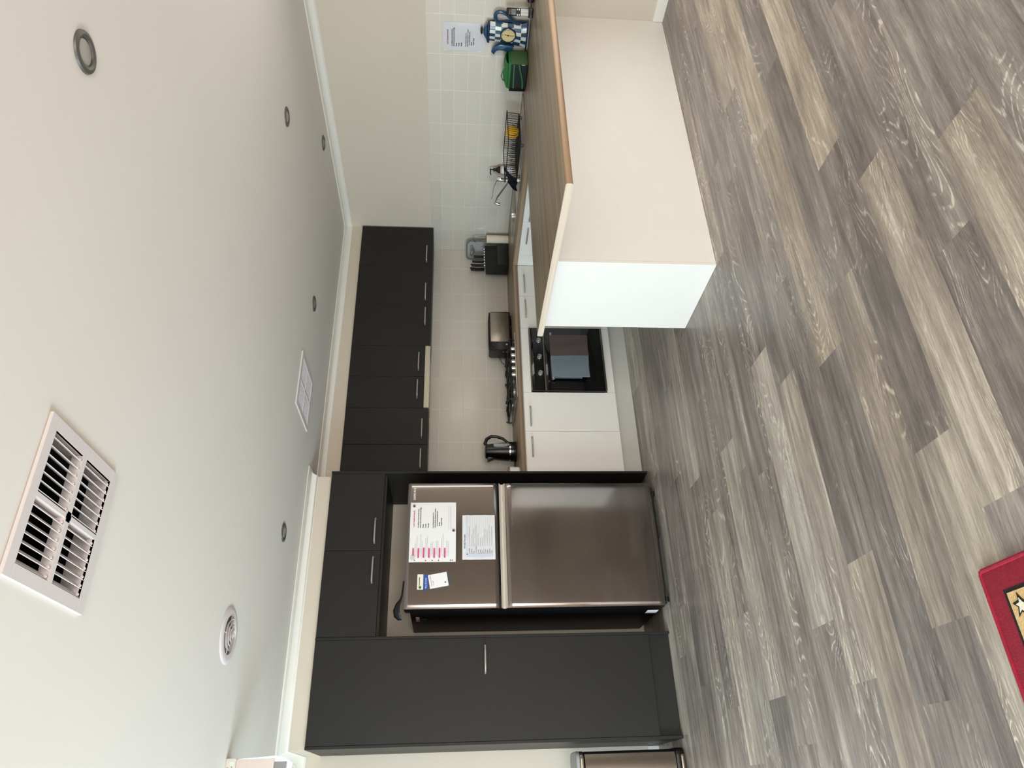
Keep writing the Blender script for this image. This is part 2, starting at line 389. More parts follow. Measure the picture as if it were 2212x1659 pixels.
# ------------------------------------------------------------------ walls
mb = MB(); mb.box(XL-.1, XR+.1, YB, YB+.1, 0, HC); struct('wall_back', mb, M_wall)
mb = MB(); mb.box(XR, XR+.1, YF-.1, -4.1, 0, HC); mb.box(XR, XR+.1, -2.7, YB, 0, HC); mb.box(XR, XR+.1, -4.1, -2.7, 0, .05); mb.box(XR, XR+.1, -4.1, -2.7, 2.12, HC); struct('wall_right', mb, M_wall)
dy0, dy1 = -3.4, -.8    # glazed door in left wall
mb = MB(); mb.box(XL-.1, XL, YF-.1, dy0, 0, HC); mb.box(XL-.1, XL, dy1, YB, 0, HC); mb.box(XL-.1, XL, dy0, dy1, 1.70, HC); struct('wall_left', mb, M_wall)
wx0, wx1 = -2.5, .6
mb = MB(); mb.box(XL, wx0, YF-.1, YF, 0, HC); mb.box(wx1, XR, YF-.1, YF, 0, HC); mb.box(wx0, wx1, YF-.1, YF, 0, .06); mb.box(wx0, wx1, YF-.1, YF, 2.12, HC); struct('wall_front', mb, M_wall)
mb = MB(); mb.box(1.694, XR, .328, YB, 2.228, HC); mb.box(0, 1.694, .02, YB, 2.228, HC); struct('wall_bulkhead', mb, M_wall)
M_glass = mat('window_glass', (1, 1, 1, 1), .0, trans=1)
def window(name, x0, x1, y0, y1, z0, z1, axis):
    mb = MB(); t = .05
    if axis == 'x':
        mb.box(x0, x1, y0, y0+t, z0, z1); mb.box(x0, x1, y1-t, y1, z0, z1); mb.box(x0, x1, y0, y1, z0, z0+t); mb.box(x0, x1, y0, y1, z1-t, z1); mb.box(x0, x1, (y0+y1)/2-t/2, (y0+y1)/2+t/2, z0, z1)
    else:
        mb.box(x0, x0+t, y0, y1, z0, z1); mb.box(x1-t, x1, y0, y1, z0, z1); mb.box(x0, x1, y0, y1, z0, z0+t); mb.box(x0, x1, y0, y1, z1-t, z1); mb.box((x0+x1)/2-t/2, (x0+x1)/2+t/2, y0, y1, z0, z1)
    o = struct(name, mb, M_black)
window('door_1', XL-.09, XL-.03, dy0, dy1, 0, 1.70, 'x')
window('window_1', wx0, wx1, YF-.09, YF-.03, .06, 2.12, 'y')
window('window_2', XR+.03, XR+.09, -4.1, -2.7, .05, 2.12, 'x')

def sweep(name, path, prof, m, zbase, closed=True):
    """mitred moulding along a right-angled polyline; prof=(distance into room, dz)"""
    n = len(path); bm = bmesh.new(); rings = []
    for i in range(n):
        p = Vector(path[i]); a = Vector(path[(i-1) % n]); b = Vector(path[(i+1) % n])
        d0 = (p-a).normalized() if (closed or i > 0) else (b-p).normalized(); d1 = (b-p).normalized() if (closed or i < n-1) else d0
        n0 = Vector((-d0.y, d0.x)); n1 = Vector((-d1.y, d1.x)); mt = (n0+n1) if (n0-n1).length > 1e-4 else n0
        rings.append([bm.verts.new((p.x+mt.x*d, p.y+mt.y*d, zbase+z)) for d, z in prof])
    for i in range(n if closed else n-1):
        A, B = rings[i], rings[(i+1) % n]
        for k in range(len(prof)-1): bm.faces.new((A[k], B[k], B[k+1], A[k+1]))
    if not closed: bm.faces.new(rings[0]); bm.faces.new(rings[-1][::-1])
    bmesh.ops.recalc_face_normals(bm, faces=bm.faces)
    mb = MB(); mb._add(bm); return struct(name, mb, m, 50)
room = [(XR, YF), (XR, .328), (1.694, .328), (1.694, .02), (0, .02), (0, YB), (XL, YB), (XL, YF)]
prof = [(0, -CD), (.004, -CD-.001), (.006, -CD+.003)] + [(CD-(CD-.008)*math.cos(math.radians(a)), -CD+(CD-.008)*math.sin(math.radians(a))) for a in range(5, 90, 10)] + [(CD-.003, -.006), (CD, -.004), (CD, 0), (0, 0)]
sweep('trim_1', room, prof, M_trimw, HC)
bp = [(0, 0), (.014, 0), (.014, .058), (.010, .066), (.004, .069), (0, .069)]
sweep('baseboard_right', [(XR, -2.7), (XR, -1.79)], bp, M_trimw, 0, False)
sweep('baseboard_back', [(-.002, YB), (XL, YB)], bp, M_trimw, 0, False)
sweep('baseboard_left', [(XL, YB), (XL, dy1)], bp, M_trimw, 0, False)
sweep('baseboard_left', [(XL, dy0), (XL, YF)], bp, M_trimw, 0, False)
sweep('baseboard_front', [(.65, YF), (XR, YF)], bp, M_trimw, 0, False)
# tiled splashbacks
TX = XR-.006; TY = YB-.006
mb = MB(); mb.box(TX, XR, -2.39, TY, .901, 1.604, .001); struct('trim_2', mb, tile_mat('tiles_right', 1, -1.766+.299*9, .9135))
mb = MB(); mb.box(1.73, TX, TY, YB, .901, 1.604, .001); struct('trim_3', mb, tile_mat('tiles_back', 0, 4.040, .9135))

# ------------------------------------------------------------------ joinery helpers
def handle_x(x0, x1, y, z, out=.030, r=.0062):
    """bow handle along x fixed on a face looking to -y"""
    pts = [(x0+.006, y, z), (x0+.005, y-out*.55, z), (x0+.012, y-out*.9, z), (x0+.028, y-out, z)]
    pts += [(x0+(x1-x0)*k/6, y-out-.003*math.sin(PI*k/6), z) for k in range(1, 6)]
    pts += [(x1-.028, y-out, z), (x1-.012, y-out*.9, z), (x1-.005, y-out*.55, z), (x1-.006, y, z)]
    mb = MB(); mb.tube(pts, r, 10, flat=.85); return mb
def handle_y(y0, y1, x, z, out=.030, r=.0055):
    mb = handle_x(y0, y1, 0, z, out, r)
    for v in mb.bm.verts: v.co = Vector((x+v.co.y, v.co.x, v.co.z))
    bmesh.ops.reverse_faces(mb.bm, faces=mb.bm.faces); return mb
def door_y(parent, x0, x1, z0, z1, yf, m, hx=None, hz=None, name='door', t=.018):
    g = .0015; mb = MB(); mb.box(x0+g, x1-g, yf, yf+t, z0+g, z1-g, .0012, 1); d = mb.build(name, m, parent)
    if hx: handle_x(hx[0], hx[1], yf, hz).build('handle', M_handle, d)
    return d
def carcass(x0, x1, y0, y1, z0, z1, t=.016):
    mb = MB(); mb.box(x0, x0+t, y0, y1, z0, z1); mb.box(x1-t, x1, y0, y1, z0, z1)
    mb.box(x0+t, x1-t, y0, y1, z0, z0+t); mb.box(x0+t, x1-t, y0, y1, z1-t, z1); mb.box(x0+t, x1-t, y1-.006, y1, z0+t, z1-t); return mb

# pantry
ZP = 2.227
T = thing('pantry_cabinet', 'tall charcoal pantry cabinet with one full-height door left of the fridge', 'cabinet', (.309, .3, 0))
mb = MB(); mb.box(0, .016, 0, .61, .002, ZP, .001, 1); mb.build('side_panel', M_char, T)
mb = MB(); mb.box(.602, .618, 0, .61, .002, ZP, .001, 1); mb.build('side_panel', M_char, T)
mb = MB(); mb.box(.0165, .6015, .025, .61, .142, .158); mb.box(.0165, .6015, .025, .61, ZP-.018, ZP-.002); mb.box(.0165, .6015, .6, .61, .16, ZP-.02); mb.build('carcass', M_charin, T)
door_y(T, .016, .602, .139, ZP, .001, M_char, (.385, .56), 1.183)
mb = MB(); mb.box(.0165, .6015, .03, .046, .002, .14); mb.build('plinth', M_char, T)
# fridge housing
T = thing('overfridge_cabinet', 'charcoal two-door wall cabinet above the fridge', 'cabinet', (1.165, .3, 1.86))
mb = MB()
mb.box(.619, .635, .02, .61, 1.862, ZP); mb.box(1.695, 1.711, .02, .61, 1.862, ZP); mb.box(.635, 1.695, .02, .61, ZP-.018, ZP); mb.box(.635, 1.695, .6, .61, 1.878, ZP-.018)
mb.build('carcass', M_charin, T)
mb = MB(); mb.box(.619, 1.711, .02, .61, 1.845, 1.8615, .001, 1); mb.build('bottom_panel', M_char, T)
door_y(T, .619, 1.165, 1.86, ZP, .001, M_char, (.945, 1.124), 1.905)
door_y(T, 1.165, 1.711, 1.86, ZP, .001, M_char, (1.207, 1.386), 1.905)
mb = MB(); mb.box(1.712, 1.728, 0, .61, .002, ZP, .001, 1)
solo('tall_end_panel', mb, M_char, 'thin full-height charcoal panel between the fridge and the white kitchen units', 'panel', (1.72, .3, .002))

# overhead cabinets
YU = .308; ZB = 1.587
def overhead(x0, x1, splits, z0, handles, label, right_fill=None):
    T = thing('overhead_cabinet', label, 'cabinet', ((x0+x1)/2, .46, z0), 'charcoal overhead cabinets on the back wall')
    carcass(x0+.001, x1-.001, YU+.019, .611, z0, ZP).build('carcass', M_char, T)
    e = [x0]+splits+[x1]
    for i in range(len(e)-1): door_y(T, e[i], e[i+1], z0, ZP, YU, M_char, handles[i][:2], handles[i][2])
    return T
overhead(1.729, 2.396, [2.080], ZB, [(1.872, 2.042, 1.636), (2.127, 2.296, 1.633)], 'charcoal two-door overhead cabinet nearest the fridge, above the kettle')
overhead(2.396, 2.977, [2.682], 1.628, [(2.475, 2.648, 1.679), (2.735, 2.905, 1.676)], 'shorter charcoal two-door overhead cabinet above the rangehood')
overhead(2.977, 3.812, [3.393], ZB, [(3.180, 3.358, 1.636), (3.440, 3.616, 1.640)], 'charcoal two-door overhead cabinet above the toaster')
T = overhead(3.812, 4.243, [], ZB, [(3.855, 4.038, 1.641)], 'charcoal single-door overhead cabinet in the corner above the knife block')
mb = MB(); mb.box(4.2445, 4.262, YU, YU+.018, ZB, ZP, .001, 1); mb.build('filler_panel', M_char, T)
# rangehood
T = thing('rangehood', 'slim slide-out rangehood with cream front strip under the overhead cabinets', 'rangehood', (2.687, .45, 1.585))
mb = MB(); mb.box(2.402, 2.972, .33, .605, 1.590, 1.6265, .002); mb.build('body', M_steel, T)
mb = MB(); mb.box(2.400, 2.975, .306, .329, 1.584, 1.6265, .004); mb.build('front_strip', mat('cream_metal', srgb(196, 186, 162), .45), T)
mb = MB(); mb.box(2.45, 2.92, .36, .58, 1.585, 1.5895, .001); mb.build('filter', M_handle, T)

# base cabinets, back run (fronts at YF_)
YD = .072; ZD0, ZD1 = .145, .860
def base_unit(x0, x1, splits, handles, label):
    T = thing('base_cabinet', label, 'cabinet', ((x0+x1)/2, .35, 0), 'white base cabinets')
    carcass(x0+.001, x1-.001, YD+.019, .61, ZD0, .864).build('carcass', M_white, T)
    e = [x0]+splits+[x1]
    for i in range(len(e)-1): door_y(T, e[i], e[i+1], ZD0, ZD1, YD, M_white, handles[i][:2] if handles[i] else None, handles[i][2] if handles[i] else None)
    return T
base_unit(1.73, 2.413, [2.081], [(1.868, 2.03, .812), (2.118, 2.285, .814)], 'white two-door base cabinet between the fridge and the oven')
T = base_unit(3.008, 3.651, [3.327], [(3.103, 3.281, .811), (3.36, 3.542, .811)], 'white two-door base cabinet right of the oven')
T = thing('oven_cabinet', 'white base cabinet housing the built-in oven', 'cabinet', (2.71, .35, 0))
carcass(2.414, 3.007, YD+.019, .61, ZD0, .864).build('carcass', M_white, T)
mb = MB(); mb.box(2.4145, 3.0065, YD, YD+.018, .797, ZD1-.0015, .001, 1); mb.build('top_rail', M_white, T)
mb = MB(); mb.box(2.4145, 3.0065, YD, YD+.018, ZD0+.001, .2065, .001, 1); mb.build('bottom_rail', M_white, T)
mb = MB(); mb.box(1.73, 3.70, .125, .141, .001, .1445); solo('kickboard', mb, M_kick, 'pale kickboard under the back row of white base cabinets', 'kickboard', (2.7, .13, .001))
# sink run (fronts at XD)
XD = 3.655
T = thing('sink_cabinet', 'white base cabinet with doors under the sink along the right wall', 'cabinet', (3.95, -.4, 0))
mb = MB(); mb.box(XD+.019, XD+.035, -1.19, YD+.5, ZD0, .864); mb.box(XD+.035, TX-.002, -1.19, -1.174, ZD0, .864); mb.box(XD+.035, TX-.002, -1.174, .56, ZD0, ZD0+.016); mb.build('carcass', M_white, T)
mb = MB(); mb.box(XD, XD+.018, -.055, YD+.018, ZD0, ZD1, .001, 1); mb.build('filler_panel', M_white, T)
for (a, b, h) in ((-.4525, -.057, (-.395, -.215)), (-.852, -.4545, (-.66, -.478)), (-1.19, -.8535, None)):
    mb = MB(); mb.box(XD, XD+.018, a, b, ZD0, ZD1, .001, 1); d = mb.build('door', M_white, T)
    if h: handle_y(h[0], h[1], XD, .812).build('handle', M_handle, d)
mb = MB(); mb.box(3.71, 3.726, -1.19, .12, .001, .1445); mb.build('kickboard', M_kick, T)
# peninsula base
T = thing('peninsula_cabinet', 'white peninsula cabinet with plain back panel and end panel under the timber-look breakfast bar', 'cabinet', (3.2, -1.5, 0))
mb = MB(); mb.box(2.145, 2.161, -1.788, -1.198, .001, .864, .0008, 1); mb.build('end_panel', M_white, T)
mb = MB(); mb.box(2.162, 4.2735, -1.7875, -1.770, .001, .864, .0008, 1); mb.build('back_panel', M_white, T)
mb = MB(); mb.box(2.162, 3.65, -1.216, -1.2, ZD0, .864); mb.box(2.162, 3.65, -1.77, -1.216, ZD0, .16); mb.box(2.162, 3.65, -1.26, -1.244, .001, ZD0); mb.build('carcass', M_white, T)
for i in range(3):
    a = 2.163+i*.495
    mb = MB(); mb.box(a+.001, a+.493, -1.199, -1.182, ZD0, ZD1, .001, 1); d = mb.build('door', M_white, T)
    tb = handle_x(a+.16, a+.33, 0, .812); 
    for v in tb.bm.verts: v.co.y = -1.182-v.co.y
    bmesh.ops.reverse_faces(tb.bm, faces=tb.bm.faces); tb.build('handle', M_handle, d)

# worktop
ZT, ZU = .90, .865
def slab(mb, x0, x1, y0, y1, b=.006, mi=0): mb.box(x0, x1, y0, y1, ZU, ZT, b, 3, mi)
T = thing('worktop', 'timber-look laminate worktop running along both walls and out over the peninsula', 'worktop', (3.3, -.6, ZU))
def edge_strip(mb, p0, p1, outx, outy, r=.0175):
    """half-round front edge from p0 to p1 (xy), bulging to (outx,outy)"""
    t = bmesh.new(); n = 8; rings = []
    for p in (p0, p1):
        ring = []
        for k in range(n+1):
            a = -PI/2+PI*k/n; d = .010*math.cos(a)
            ring.append(t.verts.new((p[0]+outx*d, p[1]+outy*d, (ZU+ZT)/2+r*math.sin(a))))
        rings.append(ring)
    for k in range(n): t.faces.new((rings[0][k], rings[1][k], rings[1][k+1], rings[0][k+1]))
    t.faces.new(rings[0]); t.faces.new(rings[1][::-1])
    t.faces.new((rings[0][0], rings[0][n], rings[1][n], rings[1][0]))
    bmesh.ops.recalc_face_normals(t, faces=t.faces); mb._add(t)
yfr = .052
mb = MB(); slab(mb, 1.7285, 3.644, yfr+.010, TY-.0005, .0005); mb.build('back_section', M_wx, T)
mb = MB(); edge_strip(mb, (1.7285, yfr+.010), (3.634, yfr+.010), 0, -1); mb.build('front_edge', M_wedgey if False else wood_mat('worktop_front_edge_back', 0, srgb(136, 114, 90), srgb(110, 90, 70), srgb(158, 136, 108)), T)
# side section round the sink opening
sx0, sx1, sy0, sy1 = 3.79, 4.17, -1.20, .03
mb = MB(); slab(mb, 3.6445, sx0, -1.165, TY-.0005, .0005); slab(mb, sx1, TX-.0005, -1.165, TY-.0005, .0005); slab(mb, sx0, sx1, sy1, TY-.0005, .0005)
mb.build('side_section', M_wy, T)
mb = MB(); edge_strip(mb, (3.6445, yfr+.002), (3.6445, -1.165), -1, 0); mb.build('front_edge', M_wedgey, T)
mb = MB(); slab(mb, 2.101, TX-.0005, -2.373, -1.22, .0005); slab(mb, 2.101, 3.80, -1.22, -1.165, .0005); mb.build('peninsula_section', M_wx, T)
mb = MB(); edge_strip(mb, (2.101, -2.373), (XR-.001, -2.373), 0, -1); mb.build('front_edge', M_wedge, T)
mb = MB(); edge_strip(mb, (2.101, -1.165), (3.635, -1.165), 0, 1); mb.build('front_edge', M_wedge, T)
mb = MB(); mb.prism([(-2.382, ZU+.006), (-2.376, ZU), (-1.162, ZU), (-1.156, ZU+.006), (-1.156, ZT-.006), (-1.162, ZT), (-2.376, ZT), (-2.382, ZT-.006)], 'x', 2.0985, 2.101, 0)
o = mb.build('end_edging', M_wend, T); o['label'] = 'pale unpainted-looking edging on the free end'

# ------------------------------------------------------------------ sink, tap
T = thing('kitchen_sink', 'stainless steel sink with drainboard let into the worktop along the right wall', 'sink', (3.98, -.6, ZT))
mb = MB(); zr = ZT+.004
bx0, bx1, by0, by1 = 3.82, 4.13, -.43, -.02
def ringbox(mb, X0, X1, Y0, Y1, x0, x1, y0, y1, z0, z1):
    mb.box(X0, X1, Y0, y0, z0, z1); mb.box(X0, X1, y1, Y1, z0, z1); mb.box(X0, x0, y0, y1, z0, z1); mb.box(x1, X1, y0, y1, z0, z1)
ringbox(mb, 3.775, 4.185, -1.215, .045, bx0, bx1, by0, by1, ZT+.0005, zr)
mb.build('rim', M_steel, T)
mb = MB()
def bowl(u, v):
    # cross-like open bowl: u around, v depth
    a = 2*PI*u; n = 6; cx, cy = (bx0+bx1)/2, (by0+by1)/2; hx, hy = (bx1-bx0)/2, (by1-by0)/2
    c, s = math.cos(a), math.sin(a); k = (abs(c)**n+abs(s)**n)**(-1/n)
    if v < .75: sc = 1-.06*v/.75; z = ZT+.002-.17*v/.75
    else: sc = .94*(1-(v-.75)/.25*.999); z = ZT-.168-.006*(v-.75)
    return (cx+hx*c*k*sc, cy+hy*s*k*sc, z)
mb.grid(bowl, 48, 16); mb.build('bowl', M_steel, T)
mb = MB()
for i in range(9): mb.box(3.84, 4.12, -1.14+i*.07, -1.125+i*.07, zr-.0005, zr+.002, .0009, 1)
mb.build('drain_ridges', M_steel, T)
T = thing('mixer_tap', 'chrome mixer tap with long lever and swivel spout behind the sink bowl', 'tap', (4.15, -.42, ZT))
mb = MB(); mb.lathe([(0, 0), (.026, 0), (.026, .006), (.021, .012), (.020, .09), (.023, .10), (.023, .135), (.018, .148), (0, .150)], (4.15, -.42, ZT+.004)); mb.build('body', M_chrome, T)
mb = MB(); mb.tube([(4.15, -.42, .955), (4.11, -.408, .975), (4.06, -.39, 1.01), (4.0, -.368, 1.053), (3.975, -.36, 1.066), (3.955, -.352, 1.068), (3.946, -.349, 1.06), (3.944, -.348, 1.045)], .011, 14); mb.build('spout', M_chrome, T)
mb = MB(); mb.lathe([(0, 0), (.012, 0), (.013, .004), (.013, .02), (0, .02)], (3.944, -.348, 1.026)); mb.build('nozzle', M_chrome, T)
mb = MB(); mb.tube([(4.15, -.42, 1.045), (4.13, -.413, 1.062), (4.09, -.40, 1.078), (4.04, -.385, 1.088), (4.0, -.372, 1.092), (3.985, -.368, 1.10)], .006, 10, rs=[.008, .008, .006, .005, .005, .007]); mb.build('lever', M_chrome, T)

# ------------------------------------------------------------------ oven and towels
T = thing('wall_oven', 'black glass built-in oven with steel trims and three knobs under the hob', 'oven', (2.706, .3, .208))
mb = MB(); mb.box(2.432, 2.990, .092, .60, .224, .782); mb.build('cavity', M_blackm, T)
mb = MB(); mb.box(2.4165, 2.9985, .055, .0905, .690, .7855, .002); mb.build('control_panel', M_blackg, T)
mb = MB(); mb.box(2.4165, 2.9985, .055, .0905, .222, .676, .002); dr = mb.build('oven_door', M_blackg, T)
M_trim = mat('dark_steel_trim', srgb(120, 116, 106), .35, metal=1)
mb = MB(); mb.box(2.422, 2.9985, .050, .0905, .7862, .796, .001); mb.build('trim_strip', M_trim, T)
mb = MB(); mb.box(2.422, 2.9985, .050, .0905, .6765, .6895, .001); mb.build('trim_strip', M_trim, T)
mb = MB(); mb.box(2.422, 2.9985, .050, .0905, .208, .2215, .001); mb.build('trim_strip', M_trim, T)
for i, kx in enumerate((2.570, 2.719, 2.872)):
    mb = MB(); mb.lathe([(0, 0), (.019, 0), (.019, .004), (.017, .006), (.0165, .022), (.015, .024), (0, .024)], (kx, .055, .722), '-y'); kb = mb.build('knob', M_steel, T)
    mb = MB(); mb.box(kx-.0012, kx+.0012, .0285, .0312, .722, .737); mb.build('pointer', M_ink, kb)
M_mark = mat('printed_marks', srgb(150, 150, 150), .6)
for kx in (2.570, 2.719, 2.872):
    mb = MB()
    for a in range(0, 360, 45):
        if a in (90,): continue
        mb.box(kx+.032*math.cos(math.radians(a))-.0012, kx+.032*math.cos(math.radians(a))+.0012, .0543, .0549, .722+.032*math.sin(math.radians(a))-.0012, .722+.032*math.sin(math.radians(a))+.0012)
    mb.box(kx-.003, kx+.003, .0543, .0549, .764, .766); mb.box(kx+.004, kx+.010, .0543, .0549, .770, .772)
    mb.build('dial_marking', M_mark, T)
mb = MB(); mb.tube([(2.496, .012, .628), (2.92, .012, .628)], .0095, 16); mb.tube([(2.52, .056, .628), (2.52, .012, .628)], .007, 10); mb.tube([(2.896, .056, .628), (2.896, .012, .628)], .007, 10); mb.build('handle', M_steel, dr)
mb = MB(); mb.box(2.49, 2.51, .0545, .0549, .655, .657); mb.build('oven_badge', M_mark, dr)
def towel(x0, x1, zb, lab, m, wav, skew=0, thick=.006):
    mb = MB(); y0 = .012; rr = .0135
    def f(u, v):
        x = x0+(x1-x0)*u; L1 = .628-zb; L2 = (.628-zb)*.80; Lt = L1+PI*rr+L2; s = v*Lt
        if s < L1: z = zb+s; y = y0-rr-.002*math.sin(u*wav+z*9)-.004*(1-s/L1)
        elif s < L1+PI*rr: a = (s-L1)/rr; z = .628+rr*math.sin(a); y = y0-rr*math.cos(a)
        else: z = .628-(s-L1-PI*rr); y = y0+rr+.001*math.sin(u*wav)+.002
        x += skew*(.628-z)*(1 if u > .5 else -.3)*(1 if s < L1 else 0)
        if s < L1: z += .003*math.sin(u*PI*1.3)*(1-s/L1)
        return (x, y, z)
    mb.grid(f, 24, 60, thick=thick)
    return solo('tea_towel', mb, m, lab[0], lab[1], ((x0+x1)/2, .012, zb), 'tea towels on the oven handle', smooth=60)
def waffle(name, col, s, st):
    m = bpy.data.materials.new(name); m.use_nodes = True; nt = m.node_tree; p = nt.nodes['Principled BSDF']
    tc = nt.nodes.new('ShaderNodeTexCoord'); sp = nt.nodes.new('ShaderNodeSeparateXYZ'); nt.links.new(tc.outputs['Object'], sp.inputs[0])
    o = []
    for i in (0, 2):
        a = nt.nodes.new('ShaderNodeMath'); a.operation = 'MULTIPLY'; a.inputs[1].default_value = s; nt.links.new(sp.outputs[i], a.inputs[0])
        b = nt.nodes.new('ShaderNodeMath'); b.operation = 'SINE'; nt.links.new(a.outputs[0], b.inputs[0]); o.append(b.outputs[0])
    mx = nt.nodes.new('ShaderNodeMath'); mx.operation = 'MAXIMUM'; nt.links.new(o[0], mx.inputs[0]); nt.links.new(o[1], mx.inputs[1])
    r = nt.nodes.new('ShaderNodeMapRange'); r.inputs[1].default_value = -1; r.inputs[3].default_value = st; r.inputs[4].default_value = 1.15; nt.links.new(mx.outputs[0], r.inputs[0])
    sc = nt.nodes.new('ShaderNodeVectorMath'); sc.operation = 'SCALE'; sc.inputs[0].default_value = col[:3]; nt.links.new(r.outputs[0], sc.inputs['Scale']); nt.links.new(sc.outputs[0], p.inputs['Base Color'])
    bpn = nt.nodes.new('ShaderNodeBump'); bpn.inputs['Strength'].default_value = .6; bpn.inputs['Distance'].default_value = .002; nt.links.new(mx.outputs[0], bpn.inputs['Height']); nt.links.new(bpn.outputs[0], p.inputs['Normal'])
    p.inputs['Roughness'].default_value = .9; return m
towel(2.702, 2.892, .340, ('brown-grey waffle tea towel hanging on the right half of the oven handle', 'tea towel'), waffle('waffle_cotton', srgb(96, 82, 80), 1150, .45), 9)
towel(2.512, 2.698, .346, ('blue-grey tea towel hanging on the left half of the oven handle', 'tea towel'), waffle('plain_cotton', srgb(122, 136, 144), 2600, .86), 7, .03)

# ------------------------------------------------------------------ hob
T = thing('gas_hob', 'black four-burner gas hob with cast pan supports set in the worktop', 'hob', (2.67, .33, ZT))
M_iron = mat('cast_iron', srgb(16, 16, 17), .45)
hx0, hx1, hy0, hy1 = 2.385, 2.965, .085, .585
mb = MB(); mb.box(hx0, hx1, hy0, hy1, ZT+.0005, ZT+.0085, .003); mb.build('tray', mat('dark_enamel', srgb(30, 30, 31), .2), T)
mb = MB(); mb.box(hx0-.004, hx1+.004, hy0-.004, hy0, ZT+.0005, ZT+.0095, .001); mb.box(hx0-.004, hx0, hy0, hy1, ZT+.0005, ZT+.0095, .001); mb.box(hx1, hx1+.004, hy0, hy1, ZT+.0005, ZT+.0095, .001); mb.build('edge_trim', M_steel, T)
for kx in (2.60, 2.66, 2.72, 2.78, 2.84):
    mb = MB(); mb.lathe([(0, 0), (.019, 0), (.019, .004), (.016, .006), (.0155, .026), (.013, .028), (0, .028)], (kx, .125, ZT+.0085)); mb.box(kx-.003, kx+.003, .112, .138, ZT+.034, ZT+.041, .001); mb.build('knob', M_steel, T)
burn = [(2.50, .23, .036), (2.50, .45, .028), (2.84, .45, .036), (2.84, .24, .026), (2.67, .36, .045)]
for bx, by, br in burn:
    mb = MB(); mb.lathe([(0, 0), (br, 0), (br, .008), (br*.8, .010), (br*.8, .014), (0, .014)], (bx, by, ZT+.0085)); b_ = mb.build('burner', M_handle, T)
    mb = MB(); mb.lathe([(0, 0), (br*.72, 0), (br*.72, .005), (br*.6, .007), (0, .007)], (bx, by, ZT+.0227)); mb.build('burner_cap', M_iron, b_)
for gx0, gx1, cs in ((2.40, 2.585, [(2.50, .23), (2.50, .45)]), (2.59, 2.755, [(2.67, .36)]), (2.76, 2.95, [(2.84, .24), (2.84, .45)])):
    mb = MB(); z = ZT+.048; r = .0060
    y0, y1 = .165, .565
    mb.tube([(gx0+.01, y0, z-.010), (gx1-.01, y0, z-.010), (gx1, y0+.01, z-.010), (gx1, y1-.01, z-.010), (gx1-.01, y1, z-.010), (gx0+.01, y1, z-.010), (gx0, y1-.01, z-.010), (gx0, y0+.01, z-.010)], r, 8, closed=True)
    for (px, py) in ((gx0, y0), (gx1, y0), (gx0, y1), (gx1, y1)): mb.tube([(px, py, ZT+.009), (px, py, z-.010), (px+(.006 if px == gx0 else -.006), py, z+.008)], r, 8)
    for (bx, by) in cs:
        for dx, dy, e in ((-1, 0, gx0), (1, 0, gx1)):
            mb.tube([(e, by, z-.010), (e, by, z+.004), (bx+dx*.022, by, z+.006)], r, 8)
        for dy in (-1, 1):
            mb.tube([(bx, by+dy*.10, z-.010), (bx, by+dy*.10, z+.004), (bx, by+dy*.022, z+.006)], r, 8)
        mb.tube([(gx0, by+.10, z-.010), (gx1, by+.10, z-.010)], r, 8); mb.tube([(gx0, by-.10, z-.010), (gx1, by-.10, z-.010)], r, 8)
    mb.build('pan_support', M_iron, T)

# ------------------------------------------------------------------ fridge
def fridge_metal():
    m = mat('dark_inox', srgb(150, 143, 141), .12, metal=1, var=(3, .03)); nt = m.node_tree; p = nt.nodes['Principled BSDF']
    tc = nt.nodes.new('ShaderNodeTexCoord'); mp = nt.nodes.new('ShaderNodeMapping'); mp.inputs['Scale'].default_value = (3, 3, 500)
    n = nt.nodes.new('ShaderNodeTexNoise'); n.inputs['Scale'].default_value = 1; nt.links.new(tc.outputs['Object'], mp.inputs[0]); nt.links.new(mp.outputs[0], n.inputs['Vector'])
    r = nt.nodes.new('ShaderNodeMapRange'); r.inputs[3].default_value = .09; r.inputs[4].default_value = .15; nt.links.new(n.outputs['Fac'], r.inputs[0]); nt.links.new(r.outputs[0], p.inputs['Roughness'])
    return m
M_fr = fridge_metal()
FX0, FX1, FYB = .750, 1.578, -.150
T = thing('refrigerator', 'large dark stainless top-mount fridge freezer with two doors and papers stuck on it', 'refrigerator', (1.164, .2, 0))
M_frs = mat('fridge_side', srgb(7, 7, 8), .45, spec=.2)
mb = MB(); mb.box(FX0+.006, FX1-.006, -.062, .60, .035, 1.655, .004); mb.build('body', M_frs, T)
def fdoor(z0, z1, name):
    def f(u, v):
        # superelliptic edge roll-off gives the soft cushion front
        du = abs(2*u-1); dv = abs(2*v-1)
        b = .0125*(1-du**2.2) + .002*(1-du**30) 
        e = .004*(max(0, du-.965)/.035)**2 + .006*(max(0, dv-.985)/.015)**2
        x = FX0+(FX1-FX0)*u; z = z0+(z1-z0)*v
        return (x, FYB+.010-b+e, z)
    mb = MB(); mb.grid(f, 64, 48)
    o = mb.build(name, M_fr, T, smooth=60)
    mb = MB(); mb.box(FX0, FX1, FYB+.027, -.066, z0, z1, .002); mb.build('door_side', M_frs, o)
    return o
fz = fdoor(1.096, 1.687, 'freezer_door'); fr = fdoor(.040, 1.040, 'fridge_door')
mb = MB()
def hgrip(u, v):   # recessed pocket grip above the fridge door: pale angled channel
    x = FX0+(FX1-FX0)*u; a = v
    return (x, FYB+.012+.028*math.sin(a*PI)**1, 1.0415+.040*v)
mb.grid(hgrip, 8, 10, thick=.002); mb.build('grip_channel', mat('grip_metal', srgb(206, 196, 182), .45), fr, smooth=60)
mb = MB(); mb.box(FX0+.004, FX1-.004, -.10, -.0665, 1.0405, 1.0955); mb.box(FX0, FX1, FYB+.02, -.1, 1.083, 1.0955, .002); mb.build('door_gap', M_frs, T)
